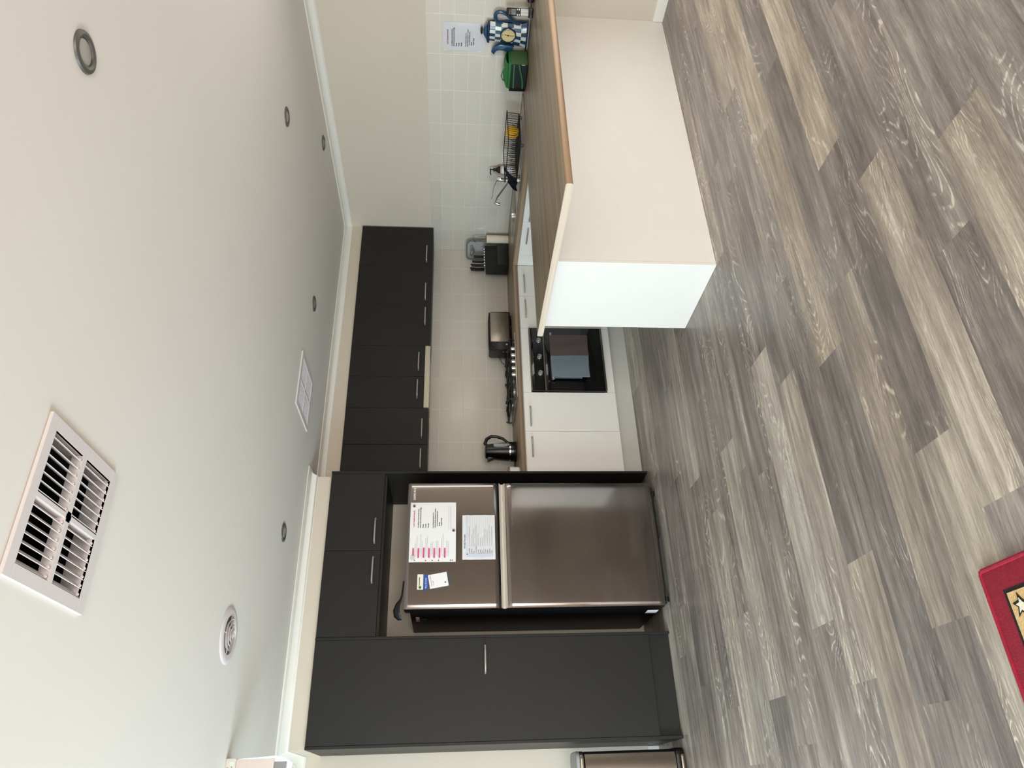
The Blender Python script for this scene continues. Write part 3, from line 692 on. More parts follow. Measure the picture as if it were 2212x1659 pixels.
mb = MB(); mb.box(FX0+.0065, FX0+.055, -.062, .0, 1.6555, 1.685, .003); mb.build('hinge_cover', M_black, T)
mb = MB(); mb.box(FX1-.055, FX1-.0065, -.062, 0, 1.6555, 1.685, .003); mb.build('hinge_cover', M_black, T)
mb = MB(); mb.box(FX0+.02, FX1-.02, -.11, .5, .020, .0345); mb.build('base_plinth', M_blackm, T)
for (px, py) in ((FX0+.05, -.10), (FX1-.06, -.10), (FX0+.05, .5), (FX1-.06, .5)):
    mb = MB(); mb.cyl((px-.02, py, .0185), .0175, .03, 'x', 20); mb.build('foot', M_black, T)
mb = MB(); put_text(mb, 'SAMSUNG', .0185, (1.456, FYB-.0012, 1.637), (1, 0, 0), (0, 0, 1), bold=.0006, sx=1.0); mb.build('brand_lettering', mat('bright_metal_letters', srgb(244, 240, 232), .35), fz)
mb = MB(); mb.box(FX0+.0045, FX0+.0058, .018, .10, .045, .118); mb.build('white_sticker', M_paper, T)
mb = MB(); mb.box(FX0+.0045, FX0+.0058, .12, .235, 1.600, 1.622); st = mb.build('rating_sticker', mat('sticker_cream', srgb(205, 190, 180), .6), T)
mb = MB(); put_text(mb, 'R600a', .018, (FX0+.0042, .225, 1.604), (0, -1, 0), (0, 0, 1), bold=.0005); mb.build('sticker_print', M_inkr, st)
mb = MB(); mb.box(FX0+.0045, FX0+.0058, .17, .25, 1.555, 1.585); mb.build('blue_sticker', mat('dark_blue', srgb(34, 38, 62), .6), T)
FY = FYB-.0095   # plane of things stuck to the doors
def fy(x):  # local door front
    du = abs(2*(x-FX0)/(FX1-FX0)-1); return FYB+.018-(.0125*(1-du**2.2)+.002*(1-du**30)+.008)
def sheet_on_fridge(x0, x1, z0, z1, dz=.0015, tilt=0, curl=.0, t=.0004):
    mb = MB(); cx, cz = (x0+x1)/2, (z0+z1)/2; c, s = math.cos(tilt), math.sin(tilt)
    def f(u, v):
        a = x0+(x1-x0)*u-cx; b = z0+(z1-z0)*v-cz; x = cx+a*c-b*s; z = cz+a*s+b*c
        return (x, fy(x)-dz-curl*(abs(2*u-1)**4), z)
    mb.grid(f, 12, 12, thick=t); return mb
# A4 pair of notes: upper-right typed, upper-left handwritten
T = thing('note_paper', 'white A4 sheet with pink-highlighted weekday list and typed lunch note on the freezer door', 'paper', (1.238, FY, 1.52))
sheet_on_fridge(1.037, 1.437, 1.369, 1.666).build('sheet', M_paper, T, 60)
TXT = "Let's Packed Lunch"
mb = MB(); yy = fy(1.33)-.0030
put_text(mb, TXT, .0145, (1.268, yy, 1.637), (1, 0, 0), (0, 0, 1), bold=.0003); mb.build('red_heading', M_inkr, T)
mb = MB()
def typed(mb, x, z, y, k=1.0, X=(1, 0, 0), Z=(0, 0, 1)):
    rows = [(0, .0000, 'Can staff please ensure that the lunches'), (0, -.0135, 'made for the next day are put in the fridge.'), (0, -.031, 'Monday'), (0, -.048, 'Tuesday'), (0, -.065, 'Thursday'),
            (0, -.096, 'let us bring home lunches to be'), (0, -.109, 'returned with the day before so lunches'), (.012, -.122, 'are not missed and labels used.'), (.012, -.136, 'Monday'), (.012, -.150, 'Together Sunday')]
    X = Vector(X); Z = Vector(Z)
    for dx, dz, s in rows:
        o = Vector((x, y, z)) if False else Vector(x)+X*dx*k+Z*dz*k
        put_text(mb, s, .0098*k, o, X, Z, bold=.00035*k, sx=.82)
typed(mb, (1.262, yy, 1.610), 0, 0); mb.build('typed_lettering', M_ink, T)
mb = MB()
words = ['Monday', 'Tuesday', 'Wednesday', 'Thursday', 'Friday', 'Saturday', 'Sunday']
for i, wd in enumerate(words):
    z = 1.640-.0335*i; put_text(mb, wd, .0135, (1.066, fy(1.07)-.0034, z-.004), (1, 0, 0), (0, 0, 1), bold=.0006)
    mb.box(1.064, 1.128, fy(1.07)-.0028, fy(1.07)-.0025, z-.0052, z+.006)
mb.build('pink_headings', mat('pink_marker', srgb(226, 90, 140), .8), T)
mb = MB(); rnd = random.Random(3)
for i in range(7):
    for k in range(2):
        z = 1.628-.0335*i-.010*k; L = rnd.uniform(.07, .16); x = 1.072
        pts = [(x+L*t/26, fy(1.15)-.0034, z+.0035*math.sin(t*2.1+rnd.random())) for t in range(27)]
        mb.tube(pts, .00042, 4)
for z in (1.415, 1.402): mb.tube([(1.25+.16*t/26, fy(1.33)-.0032, z+.003*math.sin(t*2.3)) for t in range(27)], .00042, 4)
mb.build('handwriting', M_inkp, T)
for x, z in ((1.049, 1.630), (1.047, 1.56), (1.048, 1.518), (1.048, 1.478), (1.048, 1.404), (1.048, 1.391)): mb = MB(); mb.cyl((x, fy(1.05)-.0020, z), .0036, .0006, '-y', 12); mb.build('punched_hole', M_ink, T)
for x, z, lab in ((1.411, 1.643, 'dark round magnet at the top right corner of the A4 note'), (1.242, 1.384, 'dark round magnet at the bottom middle of the A4 note')):
    mb = MB(); mb.lathe([(0, 0), (.011, 0), (.012, .001), (.011, .003), (0, .003)], (x, fy(x)-.0025, z), '-y', 20, mi=0); mb.lathe([(0, 0), (.0075, 0), (.007, .002), (0, .002)], (x, fy(x)-.0056, z), '-y', 20, mi=1)
    solo('fridge_magnet', mb, [mat('clear_grey', srgb(205, 205, 205), .2), mat('dark_grey_magnet', srgb(70, 70, 72), .4)], lab, 'magnet', (x, fy(x)-.0025, z), 'round magnets holding the A4 note')
mb = MB(); mb.lathe([(0, 0), (.014, 0), (.016, .001), (.015, .0045), (0, .0055)], (1.064, fy(1.064)-.0025, 1.643), '-y', 24); solo('fridge_magnet', mb, mat('pale_green_magnet', srgb(205, 212, 200), .2), 'pale round magnet at the top left corner of the A4 note', 'magnet', (1.064, fy(1.064)-.0025, 1.643), 'round magnets holding the A4 note')
T = thing('timetable_paper', 'crinkled plastic-sleeved timetable sheet with blue header low on the freezer door', 'paper', (1.198, FY, 1.22))
mb = MB()
def cr(u, v):
    x = 1.050+.296*u; return (x, fy(x)-.002-.0018*abs(math.sin(u*9+v*5))-.001*math.sin(v*23+u*7), 1.115+.212*v)
mb.grid(cr, 40, 30, thick=.0004); mb.build('sheet', mat('plastic_sleeve', srgb(232, 232, 234), .15, spec=.9, coat=.8, bump=(40, .8)), T, 60)
mb = MB(); y = fy(1.2)-.0052
mb.box(1.082, 1.335, y, y+.0003, 1.292, 1.303); mb.box(1.066, 1.088, y, y+.0003, 1.13, 1.300); mb.build('blue_cells', mat('pale_blue', srgb(204, 213, 224), .5), T)
mb = MB()
put_text(mb, 'Weekly Timetable', .013, (1.12, y, 1.308), (1, 0, 0), (0, 0, 1), bold=.0002)
for i in range(11):
    z = 1.280-.0145*i; put_text(mb, ('Breakfast', 'Shower', 'Bus', 'Day program', 'Lunch', 'Walk', 'Shops', 'Dinner', 'Music', 'Chores', 'Bed')[i], .008, (1.094, y, z), (1, 0, 0), (0, 0, 1), bold=.0002)
    mb.box(1.135, 1.165+rnd.uniform(0, .12), y, y+.0002, z+.002, z+.0035)
    mb.box(1.066, 1.335, y, y+.0002, z-.0035, z-.0030)
mb.build('printed_text', M_inkp, T)
T = thing('business_magnet', 'cream and blue business card magnet on the left of the freezer door', 'magnet', (.913, FY, 1.575))
sheet_on_fridge(.866, .960, 1.571, 1.608, .003, 0, 0, .001).build('cream_card', mat('cream_card', srgb(232, 230, 205), .5), T, 60)
sheet_on_fridge(.866, .958, 1.540, 1.5705, .003, 0, 0, .001).build('blue_card', M_inkb, T, 60)
mb = MB(); yy = fy(.9)-.0048
put_text(mb, 'Community Bank', .009, (.888, yy, 1.592), (1, 0, 0), (0, 0, 1), bold=.0003, sx=.85); mb.build('card_text', M_ink, T)
mb = MB(); mb.cyl((.878, yy+.0012, 1.590), .0085, .0014, '-y', 20); mb.build('green_logo', mat('logo_green', srgb(60, 110, 60), .5), T)
mb = MB(); put_text(mb, 'Phone 1300 764 045', .0088, (.873, yy, 1.551), (1, 0, 0), (0, 0, 1), bold=.0003, sx=.86); mb.build('phone_text', M_paper, T)
T = thing('note_pad', 'small white magnetic notepad with grey footer, tilted on the freezer door', 'notepad', (.924, FY, 1.47))
mb = MB(); tl = math.radians(10)
R = Matrix.Rotation(-tl, 3, 'Y')
mb.box(.878, .964, fy(.92)-.009, fy(.92)-.0022, 1.418, 1.536, .001, 1, rot=R); mb.build('pad', M_paper, T)
mb = MB(); mb.box(.892, .978, fy(.92)-.0085, fy(.92)-.0030, 1.399, 1.417, .001, 1, rot=R); ft = mb.build('footer', mat('footer_grey', srgb(70, 72, 74), .5), T)
mb = MB()
xd = (math.cos(tl), 0, math.sin(tl)); zd = (-math.sin(tl), 0, math.cos(tl))
put_text(mb, 'CALL BACK MUM', .0085, (.882, fy(.92)-.0094, 1.514), xd, zd, bold=.0001); put_text(mb, 'AT 2 PM', .0085, (.886, fy(.92)-.0094, 1.502), xd, zd, bold=.0001); mb.build('handwriting', mat('faded_red', srgb(190, 130, 140), .8), T)
mb = MB(); mb.cyl((.908, fy(.92)-.0088, 1.433), .0045, .0008, '-y', 14); mb.build('logo', M_ink, T)
# spoon/ladle lying on fridge
mb = MB()
pts = [(.945, -.055, 1.698), (.90, -.055, 1.700), (.855, -.055, 1.705), (.83, -.055, 1.712), (.80, -.055, 1.728), (.765, -.055, 1.737), (.735, -.055, 1.732), (.715, -.055, 1.716), (.708, -.055, 1.700)]
mb.tube(pts, .01, 14, rs=[.008, .008, .008, .012, .022, .030, .030, .022, .006], flat=.35)
for v in mb.bm.verts: pass
solo('serving_spoon', mb, M_black, 'black plastic serving spoon lying on top of the fridge, its curved end overhanging', 'spoon', (.83, -.055, 1.69))

# ------------------------------------------------------------------ worktop objects, back wall
T = thing('kettle', 'black cordless kettle with water gauge on the worktop near the fridge', 'kettle', (2.05, .40, ZT))
kx, ky = 2.072, .42
mb = MB(); mb.lathe([(0, 0), (.078, 0), (.080, .004), (.080, .018), (.074, .022), (0, .022)], (kx, ky, ZT)); mb.build('power_base', M_black, T)
mb = MB(); mb.lathe([(0, 0), (.078, 0), (.0775, .025), (.074, .045), (.070, .10), (.062, .165), (.058, .20), (.056, .212), (.050, .214), (0, .214)], (kx, ky, ZT+.0225), seg=40)
# pour lip
mb.prism([(kx-.085, ZT+.225), (kx-.05, ZT+.225), (kx-.05, ZT+.16), (kx-.06, ZT+.16)], 'y', ky-.022, ky+.022, .004); mb.build('body', mat('gloss_black', srgb(10, 10, 11), .24), T)
mb = MB(); mb.lathe([(.0745, 0), (.0790, .001), (.0785, .010), (.0745, .011)], (kx, ky, ZT+.046), seg=40); mb.build('chrome_band', M_chrome, T)
mb = MB(); mb.lathe([(0, .006), (.020, .006), (.045, .003), (.054, 0), (.050, -.004), (0, -.004)], (kx, ky, ZT+.2375+.003)); mb.build('lid', mat('smoke_lid', srgb(60, 62, 62), .3), T)
mb = MB(); mb.tube([(kx+.045, ky, ZT+.225), (kx+.070, ky, ZT+.242), (kx+.108, ky, ZT+.228), (kx+.132, ky, ZT+.192), (kx+.130, ky, ZT+.15), (kx+.112, ky, ZT+.10), (kx+.085, ky, ZT+.07), (kx+.073, ky, ZT+.045)], .011, 12, rs=[.013, .014, .014, .013, .012, .011, .010, .009]); mb.build('handle', M_black, T)
mb = MB()
mb.prism([(kx+.024+.014*math.cos(a), ZT+.065+.055*0+(.010*math.sin(a)+(.105 if math.sin(a) > 0 else 0))) for a in [2*PI*i/24 for i in range(24)]], 'y', ky-.0715, ky-.045, .001)
gg = mb.build('water_gauge', mat('grey_gauge', srgb(150, 154, 156), .25), T)
mb = MB(); put_text(mb, '2', .014, (kx+.020, ky-.0722, ZT+.078), (1, 0, 0), (0, 0, 1), bold=.0005)
for i in range(6): mb.box(kx+.018, kx+.026, ky-.0725, ky-.0718, ZT+.10+.011*i, ZT+.1015+.011*i)
mb.build('gauge_marks', M_paper, gg)
mb = MB(); mb.tube([(kx-.078, ky+.02, ZT+.008), (kx-.11, ky+.05, ZT+.006), (kx-.16, ky+.06, ZT+.006), (kx-.24, ky+.09, ZT+.005), (kx-.3, ky+.11, ZT+.005)], .0035, 8); mb.build('power_cord', M_black, T)
T = thing('canister', 'small white canister with copper-coloured rim beside the charcoal end panel', 'canister', (1.795, .21, ZT))
mb = MB(); mb.lathe([(0, 0), (.044, 0), (.049, .006), (.050, .07), (.049, .0745), (0, .0745)], (1.798, .21, ZT)); mb.build('body', M_white, T)
mb = MB(); mb.lathe([(0, 0), (.0495, 0), (.0505, .004), (.050, .010), (.046, .0125), (0, .0125)], (1.798, .21, ZT+.075)); mb.build('lid', mat('copper', srgb(190, 140, 100), .35, metal=.7), T)

# toaster (long two-slot), controls on its left end
T = thing('toaster', 'long stainless and black toaster against the tiled back wall', 'toaster', (3.20, .44, ZT))
tx0, tx1, ty0, ty1, tz0, tz1 = 2.995, 3.385, .375, .52, ZT+.012, ZT+.195
mb = MB(); mb.prism([(ty0+.006, tz0), (ty1-.006, tz0), (ty1, tz0+.02), (ty1-.004, tz1-.02), (ty1-.02, tz1), (ty0+.02, tz1), (ty0+.004, tz1-.02), (ty0, tz0+.02)], 'x', tx0, tx1, .006); mb.build('housing', M_black, T)
mb = MB(); mb.box(tx0+.075, tx1-.012, ty0-.004, ty0+.003, tz0+.012, tz1-.012, .003); mb.build('steel_side', mat('warm_steel', srgb(160, 150, 138), .28, metal=1, var=(60, .05)), T)
for q in (ty0+.035, ty1-.060):
    mb = MB(); mb.box(tx0+.06, tx1-.03, q, q+.025, tz1-.001, tz1+.002); mb.build('bread_slot', M_blackm, T)
mb = MB(); mb.lathe([(0, 0), (.011, 0), (.011, .006), (0, .007)], (tx0-.001, ty0+.035, tz0+.030), '-x', 20); mb.build('browning_dial', M_steel, T)
mb = MB(); mb.lathe([(0, 0), (.005, 0), (.005, .004), (0, .004)], (tx0-.001, ty0+.035, tz0+.062), '-x', 16); mb.lathe([(0, 0), (.009, 0), (.009, .004), (0, .004)], (tx0+.05, ty0+.0, tz0+.035), '-y', 18); mb.build('button', M_steel, T)
mb = MB(); mb.box(tx0+.028, tx0+.052, ty0-.0025, ty0-.0005, tz1-.045, tz1-.034); mb.build('badge', M_chrome, T)
mb = MB(); mb.box(tx1-.004, tx1+.022, ty0+.03, ty0+.075, tz0+.018, tz0+.055, .006); mb.build('lever', M_black, T)
for qx in (tx0+.03, tx1-.06):
    for qy in (ty0+.02, ty1-.05):
        mb = MB(); mb.box(qx, qx+.03, qy, qy+.03, ZT+.0005, tz0+.002); mb.build('foot', M_blackm, T)
mb = MB(); mb.tube([(tx0+.004, .49, tz0+.10), (tx0-.02, .50, tz0+.085), (tx0-.055, .51, tz0+.065), (tx0-.068, .52, tz0+.035), (tx0-.055, .52, tz0+.008), (tx0-.03, .51, tz0-.006), (tx0+.0, .5, tz0-.008), (tx0+.03, .5, tz0-.008)], .003, 8); mb.build('power_cord', M_black, T)

# knife block and knives
T = KB = thing('knife_block', 'black knife block in the corner of the worktop', 'knife block', (4.03, .44, ZT))
mb = MB(); bx0_, bx1_ = 3.912, 4.155
mb.prism([(.40, ZT+.0005), (.53, ZT+.0005), (.53, ZT+.205), (.41, ZT+.215)], 'x', bx0_, bx1_, .005); mb.build('block', M_blackm, T)
mb = MB(); mb.box(bx0_+.004, bx1_-.002, .385, .3995, ZT+.004, ZT+.105, .002); mb.build('front_tray', mat('satin_black', srgb(28, 28, 30), .4), T)
def knife(x, y, z, L, lab, first=None):
    if first is None:
        T = thing('kitchen_knife', lab, 'knife', (x, y, z), 'knives in the knife block')
        mb = MB(); mb.prism([(x-.010, z+.001), (x+.010, z+.001), (x+.011, z+L*.5), (x+.0125, z+L*.93), (x+.006, z+L), (x-.008, z+L*.97), (x-.0115, z+L*.6)], 'y', y-.008, y+.008, .003); mb.build('handle', M_black, T)
        mb = MB(); mb.box(x-.010, x+.010, y-.0065, y+.0065, z-.0035, z+.0005, .001); mb.build('bolster', M_steel, T)
        mb = MB(); mb.lathe([(0, 0), (.006, 0), (.006, .003), (0, .003)], (x, y, z+L*.97)); mb.build('end_cap', M_steel, T)
        return T
    r = first.copy(); COL.objects.link(r); r.location = (x, y, z); r['label'] = lab; r.scale = (1, 1, L/.13)
    for ch in list(first.children):
        c = ch.copy(); COL.objects.link(c); c.parent = r
    return r
zk = ZT+.2185
k0 = knife(3.929, .485, zk, .13, 'black-handled knife at the left end of the knife block')
knife(3.955, .455, zk, .125, 'black-handled knife second from the left, standing forward of the end knife', k0)
knife(3.985, .485, zk, .13, 'black-handled knife third from the left in the knife block', k0)
knife(3.958, .505, zk, .135, 'black-handled knife standing behind the left pair in the knife block', k0)
knife(4.025, .485, zk, .115, 'black-handled knife in the middle of the knife block', k0)
knife(4.085, .485, zk, .10, 'black-handled knife with a light cap right of the block middle', k0)
for i in range(7): mb = MB(); mb.lathe([(.0045, 0), (.0085, .0), (.0095, .006), (.0085, .012), (.0045, .012), (.0045, 0)], (3.935+.032*i, .425, zk-.004), seg=14); mb.build('knife_slot_collar', M_steel, KB)
# chopping board, roll
T = thing('chopping_board', 'translucent chopping board with grey rim standing in the worktop corner', 'chopping board', (4.20, .50, ZT))
cdir = Vector((-.10, .20, 0)).normalized()
def bp_(s, z, o=0): p = Vector((4.225, .42, 0))+cdir*s; n = Vector((cdir.y, -cdir.x, 0))*o; return (p.x-n.x, p.y-n.y, z)
def rrect(w, h, r, n=6):
    out = []
    for cx, cy, a0 in ((w-r, r, -90), (w-r, h-r, 0), (r, h-r, 90), (r, r, 180)):
        out += [(cx+r*math.cos(math.radians(a0+90*k/n)), cy+r*math.sin(math.radians(a0+90*k/n))) for k in range(n+1)]
    return out
def loft_panel(outer, inner, t, z0):
    bm = bmesh.new(); n = len(outer); L = []
    for pts, o in ((outer, 0), (inner, 0), (inner, t), (outer, t)): L.append([bm.verts.new(bp_(p[0], z0+p[1], o)) for p in pts])
    for a, b in ((0, 1), (1, 2), (2, 3), (3, 0)):
        for i in range(n): bm.faces.new((L[a][i], L[a][(i+1) % n], L[b][(i+1) % n], L[b][i]))
    bmesh.ops.recalc_face_normals(bm, faces=bm.faces); return bm
W_, H_ = .19, .385
out_ = rrect(W_, H_, .04); inn = [(.012+(W_-.024)*(p[0]/W_), .012+(H_-.024)*(p[1]/H_)) for p in out_]
mb = MB(); mb._add(loft_panel(out_, inn, .008, ZT+.001)); mb.build('rim', mat('rim_grey', srgb(92, 92, 88), .4), T)
hole = [(W_/2+.055*math.cos(2*PI*i/28+PI*1.75-PI/2*0), H_-.055+.020*math.sin(2*PI*i/28+PI*1.75)) for i in range(28)]
inn2 = inn
mb = MB()
# panel with hole: connect rounded outline to hole loop (same count)
def ang(p): return math.atan2(p[1]-(H_-.055), p[0]-W_/2)
hl = []
for p in inn2:
    a = math.atan2((p[1]-(H_-.055)), (p[0]-W_/2)); hl.append((W_/2+.050*math.cos(a), H_-.055+.018*math.sin(a)))
mb._add(loft_panel(inn2, hl, .006, ZT+.001)); mb.build('board', mat('frosted_plastic', srgb(188, 190, 190), .35, trans=.55, spec=.5), T)
hl2 = [(W_/2+(p[0]-W_/2)*1.14, H_-.055+(p[1]-H_+.055)*1.3) for p in hl]
mb = MB(); bm_ = loft_panel(hl2, hl, .009, ZT+.001); bmesh.ops.translate(bm_, vec=(cdir.y*-.0015, cdir.x*.0015, 0), verts=bm_.verts); mb._add(bm_); mb.build('handle_rim', MATS['rim_grey'], T)
T = thing('paper_towel_roll', 'cream paper towel roll standing right of the knife block', 'paper towel', (4.205, .385, ZT))
mb = MB(); mb.lathe([(.012, 0), (.036, 0), (.037, .002), (.037, .197), (.036, .199), (.012, .199), (.012, 0)], (4.205, .375, ZT+.001), seg=36); mb.build('roll', mat('cream_paper', srgb(226, 216, 194), .9, bump=(200, .3)), T)
mb = MB()
mb.tube([(4.232, .375, ZT+.200), (4.236, .376, ZT+.26), (4.238, .378, ZT+.305), (4.232, .39, ZT+.33), (4.2, .42, ZT+.30)], .003, 8); mb.tube([(4.185, .37, ZT+.200), (4.18, .372, ZT+.23), (4.17, .38, ZT+.262)], .003, 8); mb.build('wire', M_chrome, T)

# ------------------------------------------------------------------ right wall items
# soap pump
T = thing('soap_bottle', 'pump bottle of hand soap with black pump behind the sink', 'bottle', (4.215, -.455, ZT))
sx_, sy_ = 4.225, -.452
mb = MB(); mb.lathe([(0, 0), (.030, 0), (.032, .004), (.032, .115), (.030, .12), (0, .12)], (sx_, sy_, ZT+.0045)); mb.build('bottle', mat('pink_clear', srgb(226, 186, 168), .25), T)
mb = MB(); mb.lathe([(.0322, 0), (.0326, 0), (.0326, .085), (.0322, .085)], (sx_, sy_, ZT+.025), seg=32); mb.build('label', M_paper, T)
mb = MB(); mb.lathe([(0, 0), (.031, 0), (.028, .012), (.016, .030), (.012, .036), (.013, .040), (.013, .056), (.005, .060), (.0045, .078), (.008, .080), (.008, .086), (0, .087)], (sx_, sy_, ZT+.1245)); mb.tube([(sx_, sy_, ZT+.205), (sx_-.028, sy_+.012, ZT+.207), (sx_-.042, sy_+.018, ZT+.200)], .0045, 8); mb.build('pump', M_blackm, T)
# dish rack
T = thing('dish_rack', 'black wire dish rack on the sink drainboard', 'dish rack', (3.95, -.93, ZT))
rx0, rx1, ry0, ry1 = 3.775, 4.13, -1.135, -.735; zt_, zb_ = ZT+.118, ZT+.028
def rr(x0, x1, y0, y1, z, r, n=5):
    out = []
    for cx, cy, a0 in ((x1-r, y0+r, -90), (x1-r, y1-r, 0), (x0+r, y1-r, 90), (x0+r, y0+r, 180)):
        out += [(cx+r*math.cos(math.radians(a0+90*k/n)), cy+r*math.sin(math.radians(a0+90*k/n)), z) for k in range(n+1)]
    return out
mb = MB(); mb.tube(rr(rx0, rx1, ry0, ry1, zt_, .03), .0032, 8, closed=True); mb.tube(rr(rx0+.012, rx1-.012, ry0+.012, ry1-.012, zb_, .03), .0032, 8, closed=True)
mb.build('frame', M_blackm, T)
mb = MB(); n = 17
for i in range(1, n):
    y = ry0+.012+(ry1-ry0-.024)*i/n
    mb.tube([(rx0, y, zt_), (rx0+.008, y, zb_+.02), (rx0+.016, y, zb_), (rx0+.03, y, zb_-.002), (rx1-.03, y, zb_-.002), (rx1-.016, y, zb_), (rx1-.008, y, zb_+.02), (rx1, y, zt_)], .0017, 6)
for i in range(1, 15):
    x = rx0+.012+(rx1-rx0-.024)*i/15
    mb.tube([(x, ry0, zt_), (x, ry0+.012, zb_)], .0017, 6); mb.tube([(x, ry1, zt_), (x, ry1-.012, zb_)], .0017, 6)
for x in (rx0+.1, rx0+.2, rx1-.07): mb.tube([(x, ry0+.02, zb_-.002), (x, ry1-.02, zb_-.002)], .002, 6)
w_ = mb.build('wires', M_blackm, T)
mb = MB()
for j, xx in enumerate((3.86, 3.95, 4.04)):
    for i in range(9):
        y = ry0+.05+i*.038; mb.tube([(xx, y, zb_), (xx, y, zb_+.045), (xx, y+.008, zb_+.052), (xx, y+.016, zb_+.045), (xx, y+.016, zb_)], .0015, 6)
mb.build('plate_prongs', M_blackm, T)
for (x, y) in ((rx0+.03, ry0+.05), (rx0+.03, ry1-.05), (rx1-.03, ry0+.05), (rx1-.03, ry1-.05)):
    mb = MB(); mb.tube([(x, y-.012, zb_), (x, y-.012, ZT+.008), (x, y+.012, ZT+.008), (x, y+.012, zb_)], .0025, 6); mb.build('foot', M_blackm, T)
for i, (yy_, lab) in enumerate(((-1.095, 'yellow plastic plate standing in the dish rack, nearest the wall tiles'), (-1.065, 'yellow plastic plate standing in the dish rack, in front of the other yellow plate'))):
    mb = MB(); mb.lathe([(0, 0), (.032, 0), (.036, .002), (.046, .008), (.047, .010), (.034, .005), (0, .003)], (3.96, yy_, zb_+.052), 'y'); solo('plate', mb, mat('yellow_plastic', srgb(226, 176, 30), .4), lab, 'plate', (3.96, yy_, zb_+.004), 'yellow plates in the dish rack')
# cloth draped at the rack's left corner
mb = MB()
def cl(u, v):
    x = 3.79+.16*u; s = v
    if s < .3: y = -.765+.040*(s/.3); z = zt_+.006-.03*abs(u-.5)
    else: t = (s-.3)/.7; y = -.722+.06*t+.03*math.sin(u*8)*t*.6; z = zt_+.006-.105*t**(1.0)
    return (x+.02*math.sin(v*6), y+.01*math.sin(u*14), z+.006*math.sin(u*17+v*3)-.035*(1-u)*(1 if s < .3 else (1-(s-.3)/.7)))
mb.grid(cl, 20, 20, thick=.004); solo('dish_cloth', mb, mat('navy_cloth', srgb(14, 20, 38), .9, bump=(120, .5)), 'dark navy dish cloth draped over the left corner of the dish rack', 'cloth', (3.87, -.72, ZT+.01), smooth=60)

# lunch bag
T = thing('lunch_bag', 'green and black insulated lunch bag against the tiles beside the teapot clock', 'bag', (4.165, -1.44, ZT))
gx0, gx1, gy0, gy1 = 4.09, 4.245, -1.538, -1.345; gz = ZT+.138
M_gr = mat('green_mesh', srgb(74, 110, 64), .8, bump=(300, .6)); M_gr2 = mat('green_trim', srgb(42, 116, 58), .6); M_dk = mat('dark_green_fabric', srgb(22, 36, 32), .7)
mb = MB(); mb.box(gx0, gx1, gy0, gy1, ZT+.0005, gz, .012, 3); mb.build('body', M_dk, T, 60)
mb = MB(); mb.box(gx0+.002, gx1-.002, gy0-.003, gy0+.002, ZT+.004, gz-.004, .0015); mb.build('end_panel', M_gr, T)
mb = MB()
def lid(u, v):
    x = gx0+(gx1-gx0)*u; y = gy0+(gy1-gy0)*v; return (x, y, gz+.026*(math.sin(PI*u)**.6)*(.65+.35*math.sin(PI*v)**.5)+.004*math.sin(v*11)*math.sin(u*PI))
mb.grid(lid, 16, 16, thick=.002); mb.box(gx0-.003, gx1+.002, gy0-.004, gy1+.003, gz-.022, gz-.003, .004); mb.build('lid', M_gr2, T, 60)
mb = MB(); mb.tube([(gx0-.002, gy0+.004, gz-.040), (gx0-.003, gy1-.004, gz-.046)], .0055, 8, flat=.4)
mb.tube([(gx0-.002, gy0+.004, gz-.075), (gx0-.006, gy0+.05, gz-.085), (gx0-.008, gy0+.10, gz-.100), (gx0-.006, gy0+.15, gz-.108), (gx0-.002, gy1-.004, gz-.110)], .0055, 8, flat=.4); mb.build('strap', mat('strap_green', srgb(68, 132, 86), .6), T)
mb = MB(); mb.tube([(4.13, -1.49, gz+.020), (4.12, -1.46, gz+.034), (4.118, -1.42, gz+.042), (4.12, -1.39, gz+.030), (4.13, -1.375, gz+.018)], .005, 8); mb.build('carry_loop', MATS['strap_green'], T)
mb = MB(); mb.box(gx0-.0012, gx0-.0002, gy0+.002, gy0+.006, ZT+.022, ZT+.046); mb.build('tag', M_paper, T)
mb = MB(); mb.box(4.15, 4.25, -1.335, -1.272, ZT+.0005, ZT+.116, .006); T = solo('black_box', mb, mat('box_black', srgb(12, 12, 13), .5), 'small black box behind the green lunch bag', 'box', (4.2, -1.3, ZT))

# teapot clock (drawn in the wall plane, leaning on the tiles)
def tp(Xz, Yz):   # close-up picture coordinates -> y, z
    return (-1.753+(Yz/13.825-43)*.0034, 1.184-(Xz/13.825-15)*.00312)
T = thing('teapot_clock', 'blue and white chequered teapot-shaped clock leaning on the tiles', 'clock', (4.235, -1.68, ZT))
M_bl = mat('teapot_blue', srgb(24, 70, 104), .3, coat=.4); M_bl2 = mat('teapot_navy', srgb(20, 42, 72), .3, coat=.4); M_cr = mat('teapot_white', srgb(226, 228, 214), .3, coat=.4)
XS = [255, 425, 600, 790, 975, 1195, 1370]
XS = [x for x in XS]
def left(X):  return 1185+ (X-200)*.07 + max(0, (X-950))**1.6*.0065
def right(X): return 605+(X-200)*.035 + (-.00009*(X-800)**2+ 20 if X > 800 else 20*(X-200)/600)*1 - max(0, X-1250)*.35
nU, nV = 6, 6; sub = 4
def body(u, v):
    uu = u*nU; i = min(int(uu), nU-1); X = XS[i]+(XS[i+1]-XS[i])*(uu-i); X2 = X+18*math.sin(PI*v)*(u)
    Y = right(X)+(left(X)-right(X))*v; y, z = tp(X2, Y)
    return (4.244-.030*math.sin(PI*min(max(v, .02), .98))**.55, y, z)
mb = MB(); mb.grid(body, nU*sub, nV*sub, mif=lambda i, j: (0 if ((i//sub)+(j//sub)) % 2 else 1))
